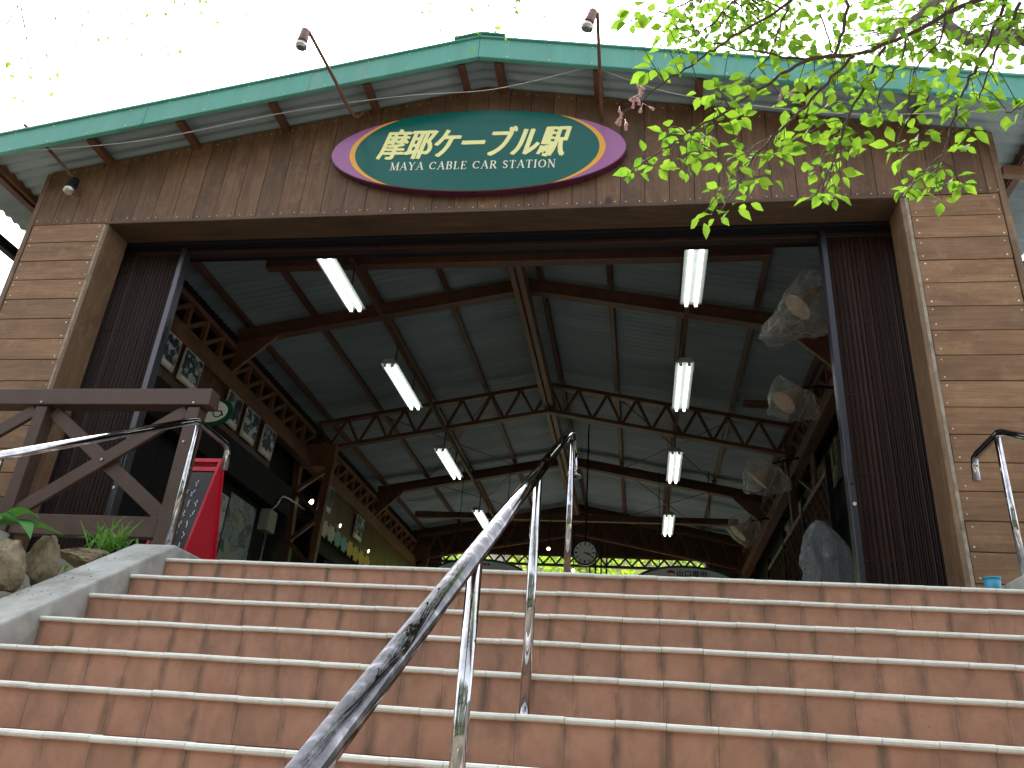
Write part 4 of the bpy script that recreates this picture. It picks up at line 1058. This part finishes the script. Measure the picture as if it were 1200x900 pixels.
# diagonal lattice screen further back
ls = empty('lattice_screen', (1.95, 9.0, FL), 'dark red diagonal lattice screen along the right wall behind the plastic sheeting', 'screen')
y0, y1, z0, z1 = 8.6, 13.0, 1.2, 3.1
m_ = MB(); m_.box(1.93, 1.97, y0, y1, z1, z1 + .06); m_.build('top_rail', M['lattice_wood'], ls)
m_ = MB(); m_.box(1.93, 1.97, y0, y1, z0 - .06, z0); m_.build('bottom_rail', M['lattice_wood'], ls)
H = z1 - z0; n = 28
for k in range(n):
    ya = y0 - H + (y1 - y0 + H) * k / n
    for s_ in (0, 1):
        a, b_ = ya, ya + H; za, zb = z0, z1
        if a < y0: za += (y0 - a); a = y0
        if b_ > y1: zb -= (b_ - y1); b_ = y1
        if b_ - a < .05: continue
        if s_: a2, b2 = y0 + y1 - a, y0 + y1 - b_
        else: a2, b2 = a, b_
        m_ = MB(); m_.bar((1.945 + .012 * s_, a2, za), (1.945 + .012 * s_, b2, zb), .008, .035, (1, 0, 0)); m_.build('lath', M['lattice_wood'], ls)
for k, yy in enumerate((8.55, 10.0, 11.5, 13.05)):
    m_ = MB(); m_.box(1.92, 1.98, yy - .03, yy + .03, FL, 3.3); m_.build('post', M['dark'], ls)

# turnstile rods under the far girder
gt = empty('gate_rods', (-.75, 14.6, FL), 'cluster of thin dark rods hanging right of the clock', 'rods')
for k in range(4): m_ = MB(); m_.tube([(-.92 + k * .1, 14.6, 3.1), (-.92 + k * .1, 14.6, 3.85)], .014, 6); m_.build('rod', M['dark'], gt)

# ================================================================ far hillside seen through the open end
hm = MB(); NX, NY = 30, 10; vs = []
for j in range(NY + 1):
    for i in range(NX + 1):
        x = -16 + 32 * i / NX; y = 20 + 14 * j / NY; vs.append((x, y, GROUND + 2.2 + 9.5 * j / NY + .7 * mn.noise(Vector((x * .3, y * .3, 1)))))
hm.add(vs, [(j * (NX + 1) + i, j * (NX + 1) + i + 1, (j + 1) * (NX + 1) + i + 1, (j + 1) * (NX + 1) + i) for j in range(NY) for i in range(NX)], True)
tagit(hm.build('hillside', M['ground']), kind='structure')
rl = random.Random(5)
def leaf_cloud(name, mat, n, sampler, size, label, seed=1):
    rr = random.Random(seed); vs = []; fs = []
    for i in range(n):
        c = sampler(rr)
        if c is None: continue
        a = Vector((rr.gauss(0, 1), rr.gauss(0, 1), rr.gauss(0, .6))).normalized(); b_ = a.cross(Vector((rr.gauss(0, 1), rr.gauss(0, 1), rr.gauss(0, 1)))).normalized()
        s = size * rr.uniform(.6, 1.3); k = len(vs); c = Vector(c)
        vs += [c - a * s, c - b_ * s * .45, c + a * s, c + b_ * s * .45]; fs += [(k, k + 1, k + 2), (k, k + 2, k + 3)]
    me = bpy.data.meshes.new(name); me.from_pydata(vs, [], fs); me.materials.append(mat)
    return tagit(link(name, me, None, (0, 0, 0)), label, 'foliage', kind='stuff')
def hill(rr):
    x = rr.uniform(-15, 15); y = rr.uniform(19.5, 33); z = GROUND + 2.2 + 9.5 * (y - 20) / 14 + rr.uniform(0, 1.3)
    if mn.noise(Vector((x * .8, y * .8, z * .8))) < -.12: return None
    return (x, y, z)
leaf_cloud('hillside_foliage', M['far_leaf'], 60000, hill, .11, 'bright green bushes on the bank beyond the open end of the hall', 3)

# ================================================================ cherry tree, its branches hanging over the upper right
def at(px, py, d):
    """point d metres from the eye along the ray that the layout sketch gave for this spot"""
    v = RIGHT * ((px - 600) / 955) - UP * ((py - 450) / 955) + FWD
    return v.normalized() * d
ct = empty('cherry_tree', (4.6, 1.9, GROUND), 'cherry tree with fresh green leaves and last pink blossom over the right eaves', 'tree')
K = lambda X, Y: (700 + X / 2.4, Y / 2.4)
def br(pts, d0, d1, r0, r1, name='branch', mat='twig', n=7, sub=4):
    P_ = []
    for i, (X, Y) in enumerate(pts):
        t = i / (len(pts) - 1); px, py = K(X, Y); P_.append(at(px, py, d0 + (d1 - d0) * t))
    S_ = smooth_curve(P_, sub); rs = [r0 + (r1 - r0) * i / (len(S_) - 1) for i in range(len(S_))]
    rr = random.Random(int(pts[0][0] * 7 + pts[0][1])); S2 = [p + Vector((rr.gauss(0, 1), rr.gauss(0, 1), rr.gauss(0, 1))) * .0025 for p in S_]
    m_ = MB(); m_.tube(S2, rs, n); m_.build(name, M[mat], ct); return S_
paths = []
def B_(pts, d0, d1, r0, r1, dens=0, mat='twig', **k):
    S_ = br(pts, d0, d1, r0, r1, mat=mat, **k); paths.append((S_, dens))
# trunk and the heavy boughs enter from the right, outside the picture
tk = MB(); base = Vector((4.6, 1.9, GROUND))
bough = at(1290, 20, 2.9)
tp = smooth_curve([base, Vector((4.5, 1.95, .4)), Vector((4.2, 2.0, 1.6)), Vector((3.6, 1.95, 2.3)), (bough + Vector((.4, 0, .1)))], 5)
tk.tube(tp, [.20 - .13 * i / (len(tp) - 1) for i in range(len(tp))], 14); tk.build('trunk', M['bark'], ct)
def link_bough(p, r0, r1):
    m_ = MB(); a = bough + Vector((.4, 0, .1)); mid = (a + p) / 2 + Vector((0, 0, .12)); S_ = smooth_curve([a, mid, p], 6)
    m_.tube(S_, [r0 + (r1 - r0) * i / (len(S_) - 1) for i in range(len(S_))], 9); m_.build('bough', M['bark'], ct)
link_bough(at(*K(1230, -60), 2.55), .05, .014); link_bough(at(*K(1200, 110), 2.9), .055, .026); link_bough(at(*K(1100, -120), 2.8), .05, .02)
B_([(1230, -60), (1140, -25), (1070, 0), (980, 40), (880, 95), (800, 130), (670, 160), (560, 162), (430, 140), (330, 125)], 2.55, 2.3, .008, .0018, 1)
B_([(1100, -120), (1040, -50), (960, 0), (930, 25), (880, 60), (830, 105), (790, 130)], 2.8, 2.55, .015, .006, 0, mat='bark', n=10)
B_([(1200, 110), (1130, 100), (1060, 115), (1000, 85), (980, 60), (995, 20), (1000, -40)], 2.9, 3.1, .022, .013, 0, mat='bark', n=10)
B_([(600, -40), (550, 0), (460, 60), (360, 115), (300, 160), (230, 205), (150, 260), (100, 300), (72, 318)], 2.35, 2.2, .0042, .0012, .5)
B_([(690, 158), (600, 168), (520, 205), (440, 260), (350, 320), (250, 380), (190, 420), (110, 470)], 2.35, 2.15, .005, .0014, 1)
B_([(720, 155), (660, 220), (600, 280), (540, 340), (480, 400), (430, 460), (395, 520), (350, 590)], 2.38, 2.1, .0045, .0013, .9)
B_([(810, 130), (760, 230), (720, 300), (690, 370), (670, 440), (640, 530)], 2.45, 2.2, .0045, .0014, 1)
B_([(1170, -40), (1150, 0), (1110, 90), (1070, 180), (1030, 260), (1000, 340), (985, 400), (960, 470), (940, 505)], 2.6, 2.3, .005, .0013, 1)
B_([(705, -30), (700, 0), (690, 90), (668, 150)], 2.5, 2.35, .005, .004, .6)
B_([(630, 40), (650, 110), (664, 150)], 2.4, 2.36, .0022, .002, .6)
B_([(985, 390), (930, 390), (870, 410), (840, 425)], 2.32, 2.25, .002, .0012, .8)
B_([(560, -30), (530, 30), (505, 100), (480, 160), (430, 210)], 2.5, 2.4, .004, .0014, 1)
B_([(400, -20), (340, 50), (290, 90), (235, 110)], 2.6, 2.5, .0035, .0014, 1)
B_([(300, -20), (230, 20), (150, 40), (95, 60)], 2.6, 2.5, .003, .0014, .7)
B_([(1190, 10), (1150, 100), (1100, 200), (1075, 280)], 2.6, 2.4, .005, .0014, .8)
B_([(1240, 270), (1190, 300), (1150, 320)], 2.4, 2.3, .003, .0014, .6)
B_([(1250, 40), (1160, 40), (1090, 70), (1030, 60)], 2.6, 2.7, .004, .0014, 1)
B_([(870, 100), (850, 180), (800, 250), (790, 320)], 2.45, 2.3, .003, .0013, 1)
B_([(980, 45), (960, 120), (900, 180), (880, 260), (870, 310)], 2.5, 2.35, .003, .0013, 1)
B_([(460, 60), (430, 30), (380, 10)], 2.4, 2.5, .002, .0013, 1)
B_([(395, 520), (440, 500), (490, 490)], 2.13, 2.1, .0014, .001, .3)
B_([(250, 380), (320, 420), (400, 430)], 2.2, 2.12, .0018, .001, .5)
spots = [(95,55),(105,25),(130,25),(175,30),(230,20),(200,75),(240,150),(270,170),(150,190),(170,190),(335,260),(290,262),(340,250),(425,225),(380,330),(395,320),(435,270),(340,345),(345,320),(200,365),(195,380),(260,370),(290,380),(245,405),(270,430),(130,435),(95,485),(110,480),(165,465),(210,440),(250,475),(235,470),(300,425),(340,440),(385,405),(355,465),(410,435),(410,450),(325,540),(350,540),(410,520),(295,610),(340,605),(380,580),(415,565),(455,500),(490,500),(500,425),(520,425),(540,370),(570,370),(600,370),(585,330),(620,335),(530,290),(550,295),(600,245),(540,230),(610,200),(670,240),(640,300),(700,280),(720,225),(710,395),(680,370),(650,390),(740,370),(690,440),(620,480),(610,465),(680,490),(690,500),(650,540),(630,545),(615,550),(670,545),(760,300),(800,310),(785,250),(810,340),(860,310),(885,325),(840,410),(860,430),(900,380),(930,475),(880,520),(890,540),(855,530),(910,510),(980,520),(1020,515),(1000,500),(965,470),(1030,410),(1020,400),(1040,360),(1010,300),(960,300),(940,250),(985,215),(1060,270),(1090,260),(1075,290),(1150,310),(1190,310),(950,125),(1000,170),(1050,160),(900,130),(850,120),(830,60),(845,40),(790,30),(900,50)]
rr = random.Random(11)
allp = [p for S_, d in paths for p in S_]
leaves = []     # (position, direction, length)
def cluster(c, n, L=.040):
    a0 = rr.uniform(0, 6.28)
    for k in range(n):
        a = a0 + k * 2.2 + rr.uniform(-.4, .4); el = rr.uniform(-.95, .35)
        d = Vector((math.cos(a) * math.cos(el), math.sin(a) * math.cos(el) * .8, math.sin(el)))
        leaves.append((c + d * rr.uniform(.004, .012), d, L * rr.uniform(.55, 1.15)))
tw = MB()
for X, Y in spots:
    c = at(*K(X, Y), 2.25 + .25 * (X - 100) / 1000 + rr.uniform(-.08, .08))
    q = min(allp, key=lambda p: (p - c).length)
    tw.tube(smooth_curve([q, (q + c) / 2 + Vector((rr.gauss(0, .006), rr.gauss(0, .006), .01)), c], 3), [.0012] * 7, 5)
    cluster(c, rr.choice((3, 3, 4, 5)), .047)
for S_, dens in paths:
    for i in range(2, len(S_) - 1):
        if rr.random() < dens * .30:
            p = S_[i] + Vector((rr.gauss(0, .03), rr.gauss(0, .05), rr.gauss(-.01, .03)))
            tw.tube([S_[i], (S_[i] + p) / 2 + Vector((0, 0, .006)), p], .001, 5); cluster(p, rr.choice((2, 3)), .040)
for X0, X1, Y0, Y1, n in ((180, 560, -20, 150, 95), (560, 1200, -20, 150, 100), (430, 1150, 150, 270, 40)):   # the fuller upper twigs
    for k in range(n):
        c = at(*K(rr.uniform(X0, X1), rr.uniform(Y0, Y1)), rr.uniform(2.4, 3.1)); q = min(allp, key=lambda p: (p - c).length)
        if (q - c).length > .32: c = q + (c - q).normalized() * .30
        tw.tube([q, (q + c) / 2 + Vector((0, 0, .01)), c], .0012, 5); cluster(c, rr.choice((3, 3, 4)), .034)
t_ = tw.build('twigs', M['twig'], ct); t_['kind'] = 'stuff'
def leaf_geo(p, d, L, vs, fs):
    side = d.cross(Vector((rr.gauss(0, .35), rr.gauss(0, .35), 1))).normalized(); up = side.cross(d)
    prof_ = ((0, 0), (.10, .10), (.30, .25), (.55, .27), (.80, .12), (1.0, .0)); k = len(vs)
    for t, w_ in prof_:
        c = p + d * (L * (t + .15)) - up * (L * .16 * t * t); 
        vs += [c - side * w_ * L + up * w_ * L * .35, c, c + side * w_ * L + up * w_ * L * .35]
    for i in range(5):
        for j in (0, 1): a = k + i * 3 + j; fs.append((a, a + 1, a + 4, a + 3))
leaves.sort(key=lambda q: -q[2] / q[0].length)
for p, d, L in leaves[:299]:
    vs, fs = [], []; leaf_geo(Vector((0, 0, 0)), d, L, vs, fs)
    me = bpy.data.meshes.new('leaf'); me.from_pydata(vs, [], fs); me.polygons.foreach_set('use_smooth', [True] * len(fs)); me.materials.append(M['leaf']); link('leaf', me, ct, p)
vs, fs = [], []
for p, d, L in leaves[299:]: leaf_geo(p - Vector(ct.location), d, L, vs, fs)
me = bpy.data.meshes.new('leaves'); me.from_pydata(vs, [], fs); me.polygons.foreach_set('use_smooth', [True] * len(fs)); me.materials.append(M['leaf'])
o = link('leaves', me, ct, ct.location); o['kind'] = 'stuff'
# unseen boughs and dark leaves added overhead to darken the rails' reflection
r4 = random.Random(21); vs, fs = [], []; keep = rr; rr = r4
for k in range(26):
    a = Vector((4.2, 2.0, 2.2)); e = Vector((r4.uniform(-3.5, 2.5), r4.uniform(-1.5, 2.6), r4.uniform(3.6, 4.6)))
    if e.y > .62 * e.z - .2: e.y = .5 * e.z - .3
    mid = (a + e) / 2 + Vector((r4.gauss(0, .2), -.9, .9)); S_ = smooth_curve([a, mid, e], 6)
    m_ = MB(); m_.tube(S_, [.05 - .0035 * i for i in range(len(S_))], 7); m_.build('bough', M['bark'], ct)
    for q in range(110):
        c = S_[r4.randint(4, len(S_) - 1)] + Vector((r4.gauss(0, .5), r4.gauss(0, .4), r4.gauss(.1, .25)))
        v = c.normalized(); f_ = v.dot(FWD)
        if f_ > 0 and abs(v.dot(RIGHT) / f_) < .72 and -.6 < v.dot(UP) / f_ < .56: continue
        for u in range(3):
            d = Vector((r4.gauss(0, 1), r4.gauss(0, 1), r4.gauss(-.4, .5))).normalized(); leaf_geo(c + d * .02 - Vector(ct.location), d, .075, vs, fs)
rr = keep
me = bpy.data.meshes.new('added_canopy'); me.from_pydata(vs, [], fs); me.materials.append(M['dark_leaf']); o = link('added_canopy', me, ct, ct.location); o['kind'] = 'stuff'
# last blossoms: small hanging calyxes
for X, Y in ((72, 318), (78, 335), (62, 300), (110, 235), (120, 262), (105, 270), (128, 290), (520, 245), (300, 380)):
    c = at(*K(X, Y), 2.2)
    for k in range(3):
        d = Vector((rr.gauss(0, .4), rr.gauss(0, .4), -1)).normalized(); m_ = MB()
        m_.tube([c, c + d * .018], .0008, 4); m_.tube([c + d * .018, c + d * .024, c + d * .034], [.001, .0025, .0045], 6); m_.build('blossom', M['petal'], ct, c)
# a second tree stands left of the hall; only its thin outer twigs hang into view above the roof
bt = empty('background_tree', (-15.5, 9.5, GROUND), 'sparse pale twigs of a tree hanging above the roof at the upper left', 'tree'); r2 = random.Random(3); b0 = Vector((-15.5, 9.5, GROUND))
fork = Vector((-14.5, 8.5, 9.5)); m_ = MB(); m_.tube(smooth_curve([b0, b0 + Vector((.2, .1, 4)), fork], 4), [.26 - .018 * i for i in range(9)], 12); m_.build('trunk', M['bark'], bt)
vs, fs = [], []
for px, py, d, k_ in ((4, 88, 8, 14), (35, 95, 8.2, 12), (62, 88, 8, 8), (88, 18, 8.5, 10), (160, 30, 9, 14), (205, 40, 8.4, 16), (122, 62, 9, 6), (290, 14, 8.8, 10), (185, 62, 8.4, 6), (515, 4, 6.5, 14), (545, 14, 6.6, 16), (575, 4, 6.5, 14), (600, 12, 6.7, 14), (240, 6, 8.6, 8)):
    t = at(px, py, d); mid = at(px, -160, d); m_ = MB()
    m_.tube(smooth_curve([fork, (fork + mid) / 2 + Vector((0, 0, .7)), mid], 5), [.03 - .0022 * i for i in range(11)], 6); m_.build('branch', M['twig'], bt)
    m_ = MB(); w1 = (mid * 2 + t) / 3 + Vector((r2.gauss(0, .15), r2.gauss(0, .1), r2.gauss(0, .05))); w2 = (mid + t * 2) / 3 + Vector((r2.gauss(0, .15), r2.gauss(0, .1), r2.gauss(0, .05)))
    m_.tube(smooth_curve([mid, w1, w2, t], 5), [.0045 - .0002 * i for i in range(16)], 5)
    for q in range(4):
        e = t + Vector((r2.gauss(0, .11), r2.gauss(0, .1), r2.gauss(0, .08))); m_.tube(smooth_curve([w2, (w2 + e) / 2 + Vector((r2.gauss(0, .03), 0, .04)), e], 4), .0022, 4)
    m_.build('twig_spray', M['twig'], bt)
    for k in range(k_):
        p = t + Vector((r2.gauss(0, .12), r2.gauss(0, .15), r2.gauss(0, .10))); a = Vector((r2.gauss(0, 1), r2.gauss(0, 1), r2.gauss(-.3, .6))).normalized(); b_ = a.cross(Vector((r2.gauss(0, 1), r2.gauss(0, 1), 1))).normalized()
        s = .028 * r2.uniform(.6, 1.4); kk = len(vs); p = p - b0; vs += [p - a * s, p - b_ * s * .5, p + a * s, p + b_ * s * .5]; fs += [(kk, kk + 1, kk + 2, kk + 3)]
me = bpy.data.meshes.new('foliage'); me.from_pydata(vs, [], fs); me.materials.append(M['leaf']); q = link('foliage', me, bt, b0); q['kind'] = 'stuff'
# the wooded slope behind the viewer (its dark mass is what the steel rails and the sign mirror)
def wood_(rr):
    a = rr.uniform(-1.35, 1.35); R0 = rr.uniform(13, 17); z = GROUND + 9.5 * rr.random() ** .9
    x, y = R0 * math.sin(a) * 1.3, -R0 * math.cos(a)
    if mn.noise(Vector((x * .35, y * .35, z * .45))) < -.25: return None
    return (x, y, z)
leaf_cloud('surrounding_woods', M['dark_leaf'], 16000, wood_, .42, 'dark green woods on the slope facing the station', 8)

# fallen petals and bits of leaf on the left wall top and on the white nosings
r6 = random.Random(9); m_ = MB()
for k in range(70):
    y = r6.uniform(2.2, 4.1); c = Vector((r6.uniform(SX0 - .25, SX0 - .01), y, FL + .087 - .555 * (4.1 - y))); q = Vector((1, 0, 0)); e = Vector((0, .87, .48)); s_ = r6.uniform(.003, .008)
    a = r6.uniform(0, 6.28); u = q * math.cos(a) + e * math.sin(a); v = e * math.cos(a) - q * math.sin(a); n_ = q.cross(e) * .003
    m_.add([c - u * s_ + n_, c - v * s_ * .6, c + u * s_ + n_ * 1.5, c + v * s_ * .6 + n_ * .3], [(0, 1, 2, 3)])
for k in range(160):
    n_ = r6.randint(1, 7); c = Vector((r6.uniform(SX0, SX1), NOSE_Y - n_ * RUN + r6.uniform(-.014, -.004), FL - n_ * RISE + .0015 + .0015)); s_ = r6.uniform(.002, .006)
    m_.add([c + Vector((-s_, 0, 0)), c + Vector((0, -s_ * .4, .001)), c + Vector((s_, 0, .003)), c + Vector((0, s_ * .5, .004))], [(0, 1, 2, 3)])
tagit(m_.build('petal_litter', M['litter'], None, (SX0, 4.0, 0)), 'fallen brown petals and leaf crumbs on the concrete and step noses', 'litter', kind='stuff')
